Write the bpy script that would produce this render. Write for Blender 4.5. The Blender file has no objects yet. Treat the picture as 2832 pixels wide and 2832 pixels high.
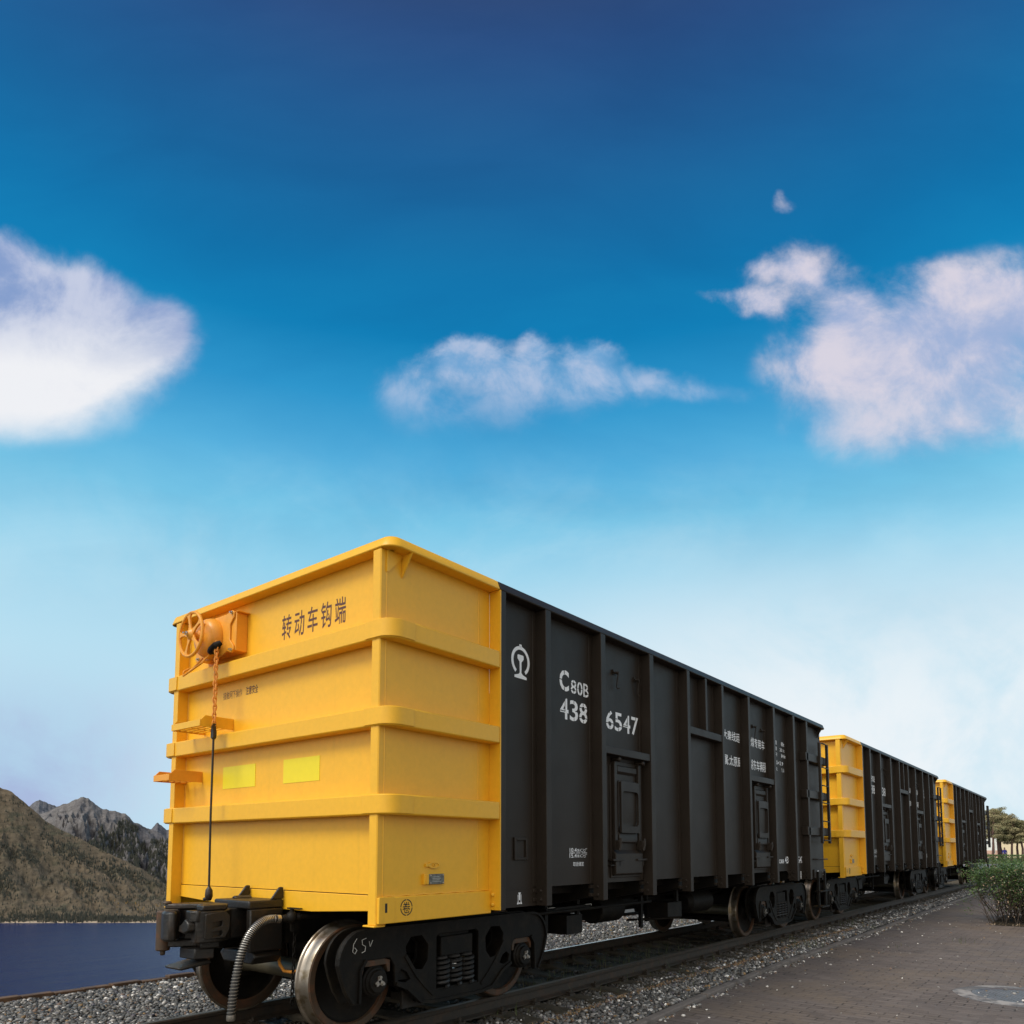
import bpy, bmesh, math, random
import numpy as np
from mathutils import Vector, Matrix, noise

R = math.radians
SC = bpy.context.scene
COL = SC.collection
random.seed(7)
RNG = np.random.default_rng(11)

# ------------------------------------------------------------------ camera
F_PX, CY_PX, N_PX = 2056.15, 2180.07, 2832.0
PITCH, YAW = 0.0831, -0.6717
CAM = Vector((5.498, -3.5172, 1.4966))
fwd = Vector((math.sin(YAW)*math.cos(PITCH), math.cos(YAW)*math.cos(PITCH), math.sin(PITCH)))
right = Vector((math.cos(YAW), -math.sin(YAW), 0.0))
up = right.cross(fwd)
cam = bpy.data.cameras.new('camera')
cam.sensor_width = 36.0
cam.lens = F_PX/N_PX*36.0
cam.shift_y = (CY_PX - N_PX/2)/N_PX
cam.clip_start = 0.05
cam.clip_end = 60000.0
camo = bpy.data.objects.new('camera', cam)
COL.objects.link(camo)
camo.matrix_world = Matrix(((right.x, up.x, -fwd.x, CAM.x), (right.y, up.y, -fwd.y, CAM.y),
                            (right.z, up.z, -fwd.z, CAM.z), (0, 0, 0, 1)))
SC.camera = camo


def direction(u, v):
    """compass bearing and slope of the sight line through a point of the view (used to survey far terrain)"""
    d = right*((u-1416.0)/F_PX) - up*((v-CY_PX)/F_PX) + fwd
    return math.atan2(d.x, d.y), d.z/math.hypot(d.x, d.y)


# ------------------------------------------------------------------ world
SUN_AZ, SUN_EL = R(196.0), R(50.0)      # compass bearing of the sun (from +Y towards +X), behind the camera's left shoulder
W = bpy.data.worlds.new('World')
SC.world = W
W.use_nodes = True
nt = W.node_tree
nt.nodes.clear()


class NB:
    """tiny node builder"""
    def __init__(s, nt): s.nt = nt
    def n(s, typ, **kw):
        x = s.nt.nodes.new(typ)
        for k, v in kw.items(): setattr(x, k, v)
        return x
    def link(s, a, b): s.nt.links.new(a, b)
    def m(s, op, a, b=None, c=None, clamp=False):
        x = s.n('ShaderNodeMath', operation=op); x.use_clamp = clamp
        for i, q in enumerate((a, b, c)):
            if q is None: continue
            if isinstance(q, (int, float)): x.inputs[i].default_value = q
            else: s.link(q, x.inputs[i])
        return x.outputs[0]
    def sstep(s, x, lo, hi):
        n = s.n('ShaderNodeMapRange', interpolation_type='SMOOTHSTEP')
        s.link(x, n.inputs[0]); n.inputs[1].default_value = lo; n.inputs[2].default_value = hi
        return n.outputs[0]
    def noise(s, vec, scale, detail=6, rough=0.55, dist=0.0, dims='3D'):
        n = s.n('ShaderNodeTexNoise', noise_dimensions=dims)
        n.inputs['Scale'].default_value = scale; n.inputs['Detail'].default_value = detail
        n.inputs['Roughness'].default_value = rough; n.inputs['Distortion'].default_value = dist
        if vec is not None: s.link(vec, n.inputs['Vector'])
        return n
    def mix(s, f, a, b, blend='MIX'):
        n = s.n('ShaderNodeMix', data_type='RGBA', blend_type=blend)
        if isinstance(f, (int, float)): n.inputs[0].default_value = f
        else: s.link(f, n.inputs[0])
        for i, q in ((6, a), (7, b)):
            if isinstance(q, tuple): n.inputs[i].default_value = (*q[:3], 1)
            else: s.link(q, n.inputs[i])
        return n.outputs[2]
    def ramp(s, x, stops, interp='LINEAR'):
        n = s.n('ShaderNodeValToRGB'); cr = n.color_ramp; cr.interpolation = interp
        while len(cr.elements) < len(stops): cr.elements.new(0.5)
        for e, (p, c) in zip(cr.elements, stops):
            e.position = p; e.color = (*c[:3], 1) if isinstance(c, tuple) else (c, c, c, 1)
        s.link(x, n.inputs[0])
        return n.outputs[0]


def srgb(r, g, b):
    f = lambda c: (c/255)/12.92 if c/255 <= 0.04045 else ((c/255+0.055)/1.055)**2.4
    return (f(r), f(g), f(b))


b = NB(nt)
geo = b.n('ShaderNodeTexCoord')
sep = b.n('ShaderNodeSeparateXYZ'); b.link(geo.outputs['Generated'], sep.inputs[0])
dx, dy, dz = sep.outputs
el = b.m('ARCSINE', dz)
elf = b.m('DIVIDE', el, math.pi/2)
# a level frame of reference turned to the bearing of the tracks' far clouds
fh = (math.sin(YAW), math.cos(YAW)); rh = (math.cos(YAW), -math.sin(YAW))
df = b.m('ADD', b.m('MULTIPLY', dx, fh[0]), b.m('MULTIPLY', dy, fh[1]))
dr = b.m('ADD', b.m('MULTIPLY', dx, rh[0]), b.m('MULTIPLY', dy, rh[1]))
front = b.m('GREATER_THAN', df, 0.05)
dfs = b.m('MAXIMUM', df, 0.05)
ca = b.m('DIVIDE', dr, dfs)
cb = b.m('DIVIDE', dz, dfs)
cv = b.n('ShaderNodeCombineXYZ'); b.link(ca, cv.inputs[0]); b.link(cb, cv.inputs[1])
cvec = cv.outputs[0]
elpos = lambda v: max(0.0, math.atan(direction(1416, v)[1])/(math.pi/2))
grad = b.ramp(elf, [(0.0, srgb(214, 234, 247)), (elpos(2150), srgb(206, 232, 247)), (elpos(1950), srgb(196, 230, 246)),
                    (elpos(1750), srgb(176, 222, 243)), (elpos(1600), srgb(150, 213, 240)), (elpos(1450), srgb(118, 198, 233)),
                    (elpos(1300), srgb(82, 174, 222)), (elpos(1120), srgb(44, 150, 206)), (elpos(950), srgb(12, 128, 186)),
                    (elpos(780), srgb(14, 117, 175)), (elpos(560), srgb(24, 103, 160)), (elpos(330), srgb(34, 91, 147)),
                    (elpos(120), srgb(42, 80, 134)), (elpos(0), srgb(45, 74, 123)), (0.8, srgb(40, 68, 116)), (1.0, srgb(40, 68, 116))])
# low haze: whiter to the right, lavender low on the left
leftness = b.sstep(ca, -0.38, -0.70)
lowband = b.m('MULTIPLY', b.sstep(cb, 0.30, 0.10), front)
grad = b.mix(b.m('MULTIPLY', b.m('MULTIPLY', leftness, lowband), 0.95), grad, srgb(160, 168, 214))
rsoft = b.m('MULTIPLY', b.sstep(ca, -0.25, 0.4), b.m('MULTIPLY', b.sstep(cb, 0.50, 0.16), front))
grad = b.mix(b.m('MULTIPLY', rsoft, 0.88), grad, srgb(244, 249, 252))
# uneven thin veils
n_big = b.noise(cvec, 2.2, 6, 0.6, 0.6).outputs[0]
n_sm = b.noise(cvec, 5.5, 8, 0.62, 0.5).outputs[0]
hz = b.m('MULTIPLY', b.sstep(b.m('ADD', n_big, b.m('MULTIPLY', b.m('SUBTRACT', n_sm, 0.5), 0.6)), 0.40, 0.70), b.m('MULTIPLY', b.sstep(cb, 0.60, 0.33), front))
grad = b.mix(b.m('MULTIPLY', hz, 0.62), grad, srgb(186, 226, 244))
stm = b.n('ShaderNodeMapping'); stm.inputs['Scale'].default_value = (1.3, 3.0, 1); stm.inputs['Rotation'].default_value = (0, 0, 0.12); b.link(cvec, stm.inputs[0])
st = b.noise(stm.outputs[0], 1.6, 7, 0.55, 0.4).outputs[0]
mott = b.mix(b.sstep(cb, 0.22, 0.5), (1.0, 1.0, 1.0), b.ramp(st, [(0.25, (0.84, 0.87, 0.90)), (0.5, (1.0, 1.0, 1.0)), (0.78, (1.30, 1.14, 1.07))]))
grad = b.mix(1.0, grad, mott, 'MULTIPLY')


def ab(u, v):
    d = right*((u-1416.0)/F_PX) - up*((v-CY_PX)/F_PX) + fwd
    f_ = d.x*fh[0] + d.y*fh[1]
    return (d.x*rh[0]+d.y*rh[1])/f_, d.z/f_


def cloud(ellipses, seed, scale, amp, vtop, vbot, crisp, soft, lo, warp=0.03, detail=9, wscale=None):
    """alpha and two billow noises of a bank of cloud: crisp along its top, fading out at its base"""
    off = b.n('ShaderNodeVectorMath', operation='ADD'); off.inputs[1].default_value = (seed*3.7, seed*1.9, seed)
    b.link(cvec, off.inputs[0])
    nn = b.noise(off.outputs[0], scale, detail, 0.62, 0.3)
    n2 = b.noise(off.outputs[0], scale*.55, 6, 0.55, 0.2)
    wn = b.noise(off.outputs[0], wscale or scale*.8, 7, 0.62)
    ws = b.n('ShaderNodeSeparateColor'); b.link(wn.outputs[1], ws.inputs[0])
    xa = b.m('ADD', ca, b.m('MULTIPLY', b.m('SUBTRACT', ws.outputs[0], 0.5), warp*2))
    xb = b.m('ADD', cb, b.m('MULTIPLY', b.m('SUBTRACT', ws.outputs[1], 0.5), warp*2))
    tot = None
    for (u, v, ru, rv, k) in ellipses:
        a0, b0 = ab(u, v); a1, _ = ab(u+ru, v); _, b1 = ab(u, v-rv)
        ea = b.m('DIVIDE', b.m('SUBTRACT', xa, a0), abs(a1-a0)); eb = b.m('DIVIDE', b.m('SUBTRACT', xb, b0), abs(b1-b0))
        d2 = b.m('ADD', b.m('MULTIPLY', ea, ea), b.m('MULTIPLY', eb, eb))
        e = b.m('MULTIPLY', b.m('POWER', 2.718, b.m('MULTIPLY', d2, -1.6)), k)
        tot = e if tot is None else b.m('ADD', tot, e)
    gate = b.sstep(tot, 0.06, 0.30)
    nz = b.m('ADD', b.m('SUBTRACT', nn.outputs[0], 0.5), b.m('MULTIPLY', b.m('SUBTRACT', n2.outputs[0], 0.5), 0.7))
    val = b.m('ADD', b.m('MINIMUM', tot, 1.2), b.m('MULTIPLY', b.m('MULTIPLY', nz, amp), gate))
    base = b.sstep(xb, ab(1416, vtop)[1], ab(1416, vbot)[1])
    w_ = b.m('ADD', crisp, b.m('MULTIPLY', base, soft-crisp))
    r_ = b.m('DIVIDE', b.m('SUBTRACT', val, lo), w_, clamp=True)
    al_ = b.m('MULTIPLY', b.m('MULTIPLY', r_, r_), b.m('SUBTRACT', 3.0, b.m('MULTIPLY', r_, 2.0)))
    fade = b.m('SUBTRACT', 1.0, b.m('MULTIPLY', b.sstep(xb, ab(1416, vbot-70)[1], ab(1416, vbot+90)[1]), 0.97))
    return b.m('MULTIPLY', b.m('MULTIPLY', al_, fade), front), nn.outputs[0], n2.outputs[0]


sky = grad
# cloud on the left
al, nl, wl = cloud([(-80, 1000, 300, 250, 1.0), (120, 1070, 360, 140, 1.0), (450, 915, 130, 120, .85), (330, 960, 210, 130, .8), (90, 820, 200, 150, .75), (280, 800, 140, 90, .6), (-20, 720, 120, 110, .55), (140, 1190, 260, 60, .4)],
                   1.0, 6.0, 0.80, 800, 1190, 0.55, 1.0, 0.20, 0.022, 9, 7.0)
bright = b.sstep(cb, ab(0, 820)[1], ab(0, 1050)[1])
lean_ = b.sstep(ca, ab(640, 1000)[0], ab(330, 1000)[0])
cl = b.mix(b.m('MULTIPLY', b.m('ADD', bright, b.m('MULTIPLY', b.m('SUBTRACT', nl, .5), .8)), lean_, clamp=True), b.mix(b.sstep(nl, .36, .62), srgb(138, 162, 208), srgb(196, 204, 229)), srgb(247, 247, 250))
sky = b.mix(b.m('MULTIPLY', al, 0.97), sky, cl)
# thin bank of cloud in the middle
am, nm, wm = cloud([(1120, 1085, 125, 95, .95), (1290, 1000, 130, 85, 1.05), (1430, 1050, 150, 75, .9), (1475, 975, 50, 75, .6), (1640, 1000, 120, 85, 1.0), (1800, 1065, 200, 50, .9), (1970, 1088, 160, 34, .8), (1230, 1170, 230, 95, .8), (1600, 1090, 240, 70, .7), (1420, 1140, 260, 70, .55)],
                   2.0, 13.0, 0.85, 960, 1170, 0.5, 2.3, 0.16, 0.017, 11, 14.0)
cm = b.mix(b.sstep(nm, 0.36, 0.64), srgb(132, 178, 222), srgb(202, 212, 236))
sky = b.mix(b.m('MULTIPLY', am, 0.74), sky, cm)
# broken cloud on the right
ar, nr, wr = cloud([(2780, 880, 290, 180, 1.15), (2560, 960, 230, 170, 1.05), (2760, 1130, 270, 150, 1.1), (2310, 1020, 210, 135, 1.05), (2215, 740, 110, 85, 1.05), (2330, 860, 110, 110, .9), (2020, 805, 110, 30, .55), (2110, 835, 90, 48, .75), (2095, 740, 70, 45, .6),
                    (2480, 1200, 210, 130, .85), (2320, 1200, 170, 80, .55), (2168, 570, 46, 30, .40), (2155, 530, 30, 34, .30), (2560, 1090, 150, 110, .8), (2640, 780, 110, 60, .5)], 3.0, 7.5, 1.75, 820, 1260, 0.9, 1.6, 0.12, 0.024, 11, 9.0)
cr_ = b.mix(b.sstep(nr, 0.36, 0.64), srgb(168, 184, 220), srgb(228, 220, 231))
sky = b.mix(b.m('MULTIPLY', ar, 0.92), sky, cr_)
# unseen bright clouds added behind the camera as fill light, stronger on the left
nb_ = b.noise(geo.outputs['Generated'], 2.6, 6, 0.6).outputs[0]
back = b.m('MULTIPLY', b.sstep(df, 0.05, -0.35), b.sstep(nb_, 0.28, 0.5))
bcol = b.mix(b.sstep(dr, 0.45, -0.25), (0.86, 0.79, 0.70), (1.75, 1.64, 1.50))
sky = b.mix(b.m('MULTIPLY', back, 0.9), sky, bcol)
nish = b.n('ShaderNodeTexSky', sky_type='NISHITA', sun_disc=False)
nish.sun_elevation = SUN_EL
nish.sun_rotation = SUN_AZ
nish.altitude = 800.0; nish.air_density = 1.0; nish.dust_density = 0.6; nish.ozone_density = 2.0
bgn = b.n('ShaderNodeBackground'); b.link(nish.outputs[0], bgn.inputs[0]); bgn.inputs[1].default_value = 0.06
bgc = b.n('ShaderNodeBackground'); b.link(sky, bgc.inputs[0]); bgc.inputs[1].default_value = 1.0
mx = b.n('ShaderNodeMixShader'); mx.inputs[0].default_value = 0.95
b.link(bgn.outputs[0], mx.inputs[1]); b.link(bgc.outputs[0], mx.inputs[2])
wo = b.n('ShaderNodeOutputWorld'); b.link(mx.outputs[0], wo.inputs[0])

# ------------------------------------------------------------------ sun and exposure
sun = bpy.data.lights.new('sun', 'SUN')
sun.energy = 2.15
sun.angle = R(22.0)
sun.color = (1.0, 0.95, 0.86)
suno = bpy.data.objects.new('sun', sun)
COL.objects.link(suno)
sd = Vector((math.sin(SUN_AZ)*math.cos(SUN_EL), math.cos(SUN_AZ)*math.cos(SUN_EL), math.sin(SUN_EL)))
suno.location = sd*60
suno.rotation_euler = sd.to_track_quat('Z', 'Y').to_euler()
SC.view_settings.view_transform = 'Standard'
SC.view_settings.look = 'None'
SC.view_settings.exposure = 0.0
SC.view_settings.gamma = 1.0
SC.view_settings.use_curve_mapping = False
SC.render.engine = 'CYCLES'
SC.cycles.use_denoising = True
SC.cycles.max_bounces = 6


# ------------------------------------------------------------------ materials
def mat(name, c, rough=0.6, metal=0.0, var=0.0, scale=3.0, c2=None, bump=0.0, bscale=40.0, spec=0.5, thr=(0.45, 0.65), stretch=None, coat=0.0, streak=0.0):
    m = bpy.data.materials.new(name); m.use_nodes = True
    q = NB(m.node_tree); p = m.node_tree.nodes['Principled BSDF']
    p.inputs['Roughness'].default_value = rough; p.inputs['Metallic'].default_value = metal
    p.inputs['Specular IOR Level'].default_value = spec
    p.inputs['Coat Weight'].default_value = coat
    tc = q.n('ShaderNodeTexCoord').outputs['Object']
    if stretch:
        mp = q.n('ShaderNodeMapping'); mp.inputs['Scale'].default_value = stretch
        q.link(tc, mp.inputs[0]); tc = mp.outputs[0]
    col = c
    if c2 is not None:
        col = q.mix(q.sstep(q.noise(tc, scale, 8, 0.62).outputs[0], *thr), c, c2)
    if var:
        f = q.ramp(q.noise(tc, scale*2.3, 6, 0.6).outputs[0], [(0.25, 1-var), (0.75, 1+var)])
        col = q.mix(1.0, col, f, 'MULTIPLY')
    if streak:
        mp = q.n('ShaderNodeMapping'); mp.inputs['Scale'].default_value = (14, 14, 0.5)
        q.link(q.n('ShaderNodeTexCoord').outputs['Object'], mp.inputs[0])
        f = q.ramp(q.noise(mp.outputs[0], 1.0, 5, 0.6).outputs[0], [(0.3, 1.0), (0.62, 1.0), (0.8, 1-streak)])
        col = q.mix(1.0, col, f, 'MULTIPLY')
    if isinstance(col, tuple): p.inputs['Base Color'].default_value = (*col, 1)
    else: q.link(col, p.inputs['Base Color'])
    if var or c2 is not None:
        r_ = q.m('ADD', rough-0.08, q.m('MULTIPLY', q.noise(tc, scale*3.1, 4).outputs[0], 0.16))
        q.link(r_, p.inputs['Roughness'])
    if bump:
        bn = q.n('ShaderNodeBump'); bn.inputs['Strength'].default_value = bump; bn.inputs['Distance'].default_value = 0.01
        q.link(q.noise(tc, bscale, 5, 0.6).outputs[0], bn.inputs['Height']); q.link(bn.outputs[0], p.inputs['Normal'])
    return m


M = {}
M['yellow'] = mat('yellow_paint', (0.85, 0.456, 0.021), 0.42, c2=(0.50, 0.19, 0.02), thr=(0.735, 0.80), var=0.05, scale=9, bump=0.08, bscale=1.4, streak=0.08)
M['orange'] = mat('orange_paint', (0.82, 0.345, 0.026), 0.42, var=0.08, scale=6)
M['orange_worn'] = mat('worn_orange_paint', (0.76, 0.30, 0.04), 0.5, c2=(0.30, 0.12, 0.04), scale=14, thr=(0.58, 0.72))
M['black'] = mat('black_paint', (0.027, 0.0198, 0.0140), 0.50, var=0.16, scale=1.1, bump=0.22, bscale=1.6, spec=0.28, streak=0.15)
M['iron'] = mat('greasy_black_iron', (0.0066, 0.0053, 0.0038), 0.6, c2=(0.014, 0.0105, 0.0065), scale=7, bump=0.25, bscale=55, spec=0.22)
M['cast'] = mat('rusty_cast_iron', (0.014, 0.0122, 0.010), 0.42, c2=(0.042, 0.024, 0.013), scale=6, bump=0.35, bscale=45, thr=(0.50, 0.72))
M['tread'] = mat('polished_wheel_steel', (0.38, 0.335, 0.28), 0.36, 0.95, c2=(0.20, 0.155, 0.095), scale=9)
M['rustrim'] = mat('rusted_rim_steel', (0.060, 0.037, 0.020), 0.6, c2=(0.11, 0.046, 0.019), scale=11, bump=0.2, bscale=70)
M['axle'] = mat('olive_axle_steel', (0.10, 0.088, 0.058), 0.42, 0.3, var=0.2, scale=4)
M['rubber'] = mat('black_rubber', (0.022, 0.021, 0.020), 0.55)
M['wire'] = mat('bright_hose_wire', (0.62, 0.60, 0.55), 0.3, 0.9)
M['steel'] = mat('bare_steel', (0.50, 0.47, 0.42), 0.35, 0.9, var=0.15, scale=20)
M['plate'] = mat('dull_name_plate', (0.20, 0.20, 0.17), 0.5, 0.5, c2=(0.11, 0.11, 0.10), scale=40)
M['white'] = mat('white_lettering_paint', (0.90, 0.91, 0.92), 0.6, var=0.06, scale=9)
M['brown'] = mat('dark_brown_lettering_paint', (0.105, 0.040, 0.028), 0.6)
M['blackink'] = mat('black_lettering_paint', (0.02, 0.016, 0.012), 0.6)
M['lime'] = mat('lime_yellow_reflective_sheet', (0.83, 0.68, 0.012), 0.4, var=0.03, scale=8)
M['chalk'] = mat('chalk', (0.55, 0.55, 0.52), 0.9)
M['railrust'] = mat('rail_rust', (0.034, 0.026, 0.018), 0.7, c2=(0.056, 0.034, 0.02), scale=9, bump=0.2, bscale=60)
M['railtop'] = mat('rail_head', (0.33, 0.30, 0.27), 0.3, 0.9, c2=(0.10, 0.075, 0.05), scale=5)
M['railtoprust'] = mat('dull_rail_head', (0.085, 0.066, 0.042), 0.6, 0.2, c2=(0.05, 0.038, 0.024), scale=5)
M['concrete'] = mat('weathered_concrete', (0.105, 0.090, 0.068), 0.95, c2=(0.055, 0.047, 0.034), scale=3, bump=0.3, bscale=60, spec=0.1)
M['kerb'] = mat('grey_kerb_concrete', (0.20, 0.172, 0.152), 0.85, c2=(0.135, 0.115, 0.10), scale=4, bump=0.3, bscale=70)
M['leaf'] = mat('hedge_leaf', (0.044, 0.090, 0.020), 0.45, c2=(0.095, 0.155, 0.036), scale=3.5)
M['leafdry'] = mat('dry_leaf', (0.34, 0.22, 0.13), 0.7, c2=(0.60, 0.50, 0.38), scale=8)
M['twig'] = mat('twig_bark', (0.060, 0.046, 0.034), 0.8, var=0.3, scale=8)
M['needle'] = mat('pine_needles', (0.20, 0.20, 0.095), 0.8, c2=(0.46, 0.39, 0.22), scale=0.9, thr=(0.4, 0.62))
M['russet'] = mat('russet_leaves', (0.34, 0.15, 0.075), 0.7, c2=(0.22, 0.12, 0.06), scale=1.2)
M['bark'] = mat('pine_bark', (0.14, 0.075, 0.060), 0.85, c2=(0.07, 0.045, 0.04), scale=2.5, bump=0.4, bscale=12)
M['whitewall'] = mat('white_render', (0.78, 0.78, 0.76), 0.8, var=0.03, scale=1)
M['pinkwall'] = mat('pink_plinth', (0.62, 0.40, 0.32), 0.8, var=0.06, scale=1)
M['cream'] = mat('cream_render', (0.74, 0.62, 0.42), 0.8, var=0.05, scale=1)
M['glass'] = mat('dark_window_glass', (0.03, 0.04, 0.05), 0.1)
M['roof'] = mat('grey_roof', (0.16, 0.15, 0.15), 0.7, var=0.1, scale=2)
M['bluecloth'] = mat('blue_cloth', (0.05, 0.055, 0.33), 0.8, var=0.1, scale=6)
M['darkcloth'] = mat('dark_trousers', (0.03, 0.035, 0.07), 0.8)
M['skin'] = mat('skin', (0.45, 0.27, 0.19), 0.6)
M['hair'] = mat('black_hair', (0.012, 0.010, 0.010), 0.5)
M['grass'] = mat('grass_blade', (0.07, 0.10, 0.028), 0.6, c2=(0.16, 0.13, 0.06), scale=4)


def vcol_mat(name, rough=0.75, mul=1.0, bump=0.0):
    m = bpy.data.materials.new(name); m.use_nodes = True
    q = NB(m.node_tree); p = m.node_tree.nodes['Principled BSDF']
    at = q.n('ShaderNodeAttribute', attribute_name='stone')
    q.link(q.mix(1.0, at.outputs[0], (mul, mul, mul), 'MULTIPLY'), p.inputs['Base Color'])
    p.inputs['Roughness'].default_value = rough
    return m


M['stone'] = vcol_mat('pebbles', 0.62)


# ------------------------------------------------------------------ mesh builder
class MB:
    def __init__(s, T=None):
        s.v = []; s.f = []; s.mi = []; s.T = T; s.cur = 0
    def add(s, vs, fs):
        o = len(s.v)
        if s.T: vs = [s.T(Vector(p)) for p in vs]
        s.v += [tuple(p) for p in vs]
        s.f += [tuple(i+o for i in f) for f in fs]
        s.mi += [s.cur]*len(fs)
        return s
    def box(s, x0, x1, y0, y1, z0, z1):
        return s.add([(x0, y0, z0), (x1, y0, z0), (x1, y1, z0), (x0, y1, z0), (x0, y0, z1), (x1, y0, z1), (x1, y1, z1), (x0, y1, z1)],
                     [(0, 3, 2, 1), (4, 5, 6, 7), (0, 1, 5, 4), (1, 2, 6, 5), (2, 3, 7, 6), (3, 0, 4, 7)])
    def prism(s, poly, ax, lo, hi):
        """polygon in the two axes other than ax, extruded along ax from lo to hi"""
        def P(a, c, h): return {0: (h, a, c), 1: (a, h, c), 2: (a, c, h)}[ax]
        n = len(poly)
        vs = [P(a, c, lo) for a, c in poly] + [P(a, c, hi) for a, c in poly]
        fs = [tuple(range(n))[::-1], tuple(range(n, 2*n))] + [(i, (i+1) % n, n+(i+1) % n, n+i) for i in range(n)]
        return s.add(vs, fs)
    def tube(s, pts, r, n=8, caps=True, closed=False):
        pts = [Vector(p) for p in pts]; N = len(pts)
        rs = r if isinstance(r, (list, tuple)) else [r]*N
        vs = []; ref = None
        for i, p in enumerate(pts):
            if closed: t = pts[(i+1) % N]-pts[i-1]
            else: t = pts[min(i+1, N-1)]-pts[max(i-1, 0)]
            t.normalize()
            if ref is None: ref = t.orthogonal().normalized()
            ref = (ref - t*ref.dot(t)); ref = ref.normalized() if ref.length > 1e-6 else t.orthogonal().normalized()
            bi = t.cross(ref)
            for k in range(n):
                a = 2*math.pi*k/n
                vs.append(p + (ref*math.cos(a)+bi*math.sin(a))*rs[i])
        fs = []
        for i in range(N if closed else N-1):
            j = (i+1) % N
            for k in range(n):
                l = (k+1) % n
                fs.append((i*n+k, i*n+l, j*n+l, j*n+k))
        if caps and not closed:
            fs += [tuple(range(n))[::-1], tuple(range((N-1)*n, N*n))]
        return s.add(vs, fs)
    def cyl(s, p0, p1, r, n=16): return s.tube([p0, p1], r, n)
    def lathe(s, prof, org, axis='x', n=32, mats=None, close=False):
        """prof: (radius, height along axis)"""
        org = Vector(org); N = len(prof)
        A = {'x': Vector((1, 0, 0)), 'y': Vector((0, 1, 0)), 'z': Vector((0, 0, 1)), '-y': Vector((0, -1, 0)), '-x': Vector((-1, 0, 0))}[axis]
        B = A.orthogonal().normalized(); C_ = A.cross(B)
        vs = []
        for r, h in prof:
            for k in range(n):
                a = 2*math.pi*k/n
                vs.append(org + A*h + (B*math.cos(a)+C_*math.sin(a))*r)
        keep = s.cur
        for i in range(N-1 if not close else N):
            j = (i+1) % N
            if mats: s.cur = mats[i]
            if i == 0:
                s.add(vs, [(i*n+k, i*n+(k+1) % n, j*n+(k+1) % n, j*n+k) for k in range(n)])
                base = len(s.v)-len(vs)
            else:
                fs = [(base+i*n+k, base+i*n+(k+1) % n, base+j*n+(k+1) % n, base+j*n+k) for k in range(n)]
                s.f += fs; s.mi += [s.cur]*len(fs)
        if not close:
            s.f += [tuple(base+k for k in range(n))[::-1], tuple(base+(N-1)*n+k for k in range(n))]; s.mi += [s.cur]*2
        s.cur = keep
        return s
    def ball(s, c, r, n=12, m=8, sc=(1, 1, 1)):
        vs = [(c[0]+r*sc[0]*math.sin(math.pi*i/m)*math.cos(2*math.pi*k/n), c[1]+r*sc[1]*math.sin(math.pi*i/m)*math.sin(2*math.pi*k/n),
               c[2]+r*sc[2]*math.cos(math.pi*i/m)) for i in range(1, m) for k in range(n)]
        vs += [(c[0], c[1], c[2]+r*sc[2]), (c[0], c[1], c[2]-r*sc[2])]
        t = len(vs)-2
        fs = [(i*n+k, (i+1)*n+k, (i+1)*n+(k+1) % n, i*n+(k+1) % n) for i in range(m-2) for k in range(n)]
        fs += [(t, k, (k+1) % n) for k in range(n)] + [(t+1, (m-2)*n+(k+1) % n, (m-2)*n+k) for k in range(n)]
        return s.add(vs, fs)
    def sweep(s, path, prof):
        """plan path of (x, y, nx, ny); profile closed list of (out, z)"""
        N = len(path); n = len(prof)
        vs = [(x+nx*o, y+ny*o, z) for (x, y, nx, ny) in path for (o, z) in prof]
        fs = [(i*n+k, i*n+(k+1) % n, (i+1)*n+(k+1) % n, (i+1)*n+k) for i in range(N-1) for k in range(n)]
        fs += [tuple(range(n))[::-1], tuple(range((N-1)*n, N*n))]
        return s.add(vs, fs)
    def plate(s, loops, depth, fn, bevel=0.0):
        """flat shape with holes: loops of (u, v), filled and thickened; fn(u, v, w) places it"""
        cu = bpy.data.curves.new('tmp', 'CURVE'); cu.dimensions = '2D'; cu.fill_mode = 'BOTH'
        cu.extrude = depth/2-bevel; cu.bevel_depth = bevel; cu.bevel_resolution = 1; cu.offset = -bevel
        for lp in loops:
            sp = cu.splines.new('POLY'); sp.points.add(len(lp)-1); sp.use_cyclic_u = True
            for pt, (a, c) in zip(sp.points, lp): pt.co = (a, c, 0, 1)
        return s.from_curve(cu, fn)
    def from_curve(s, cu, fn):
        o = bpy.data.objects.new('tmp', cu); COL.objects.link(o)
        dg = bpy.context.evaluated_depsgraph_get(); dg.update()
        me = bpy.data.meshes.new_from_object(o.evaluated_get(dg))
        s.add([fn(*v.co) for v in me.vertices], [tuple(p.vertices) for p in me.polygons])
        bpy.data.objects.remove(o); bpy.data.meshes.remove(me)
        return s
    def build(s, name, mats, parent=None, bevel=0.0, smooth=40, kind=None, fix=True):
        me = bpy.data.meshes.new(name)
        me.from_pydata(s.v, [], s.f)
        if not isinstance(mats, (list, tuple)): mats = [mats]
        for m in mats: me.materials.append(m)
        if len(mats) > 1: me.polygons.foreach_set('material_index', s.mi)
        if fix:
            bm = bmesh.new(); bm.from_mesh(me); bmesh.ops.recalc_face_normals(bm, faces=bm.faces); bm.to_mesh(me); bm.free()
        if smooth:
            me.polygons.foreach_set('use_smooth', [True]*len(me.polygons))
            me.set_sharp_from_angle(angle=R(smooth))
        me.update()
        o = bpy.data.objects.new(name, me); COL.objects.link(o)
        if parent: o.parent = parent
        if bevel:
            md = o.modifiers.new('bevel', 'BEVEL'); md.width = bevel; md.segments = 2; md.limit_method = 'ANGLE'; md.angle_limit = R(50)
            md.use_clamp_overlap = True
        if kind: o['kind'] = kind
        return o


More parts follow.
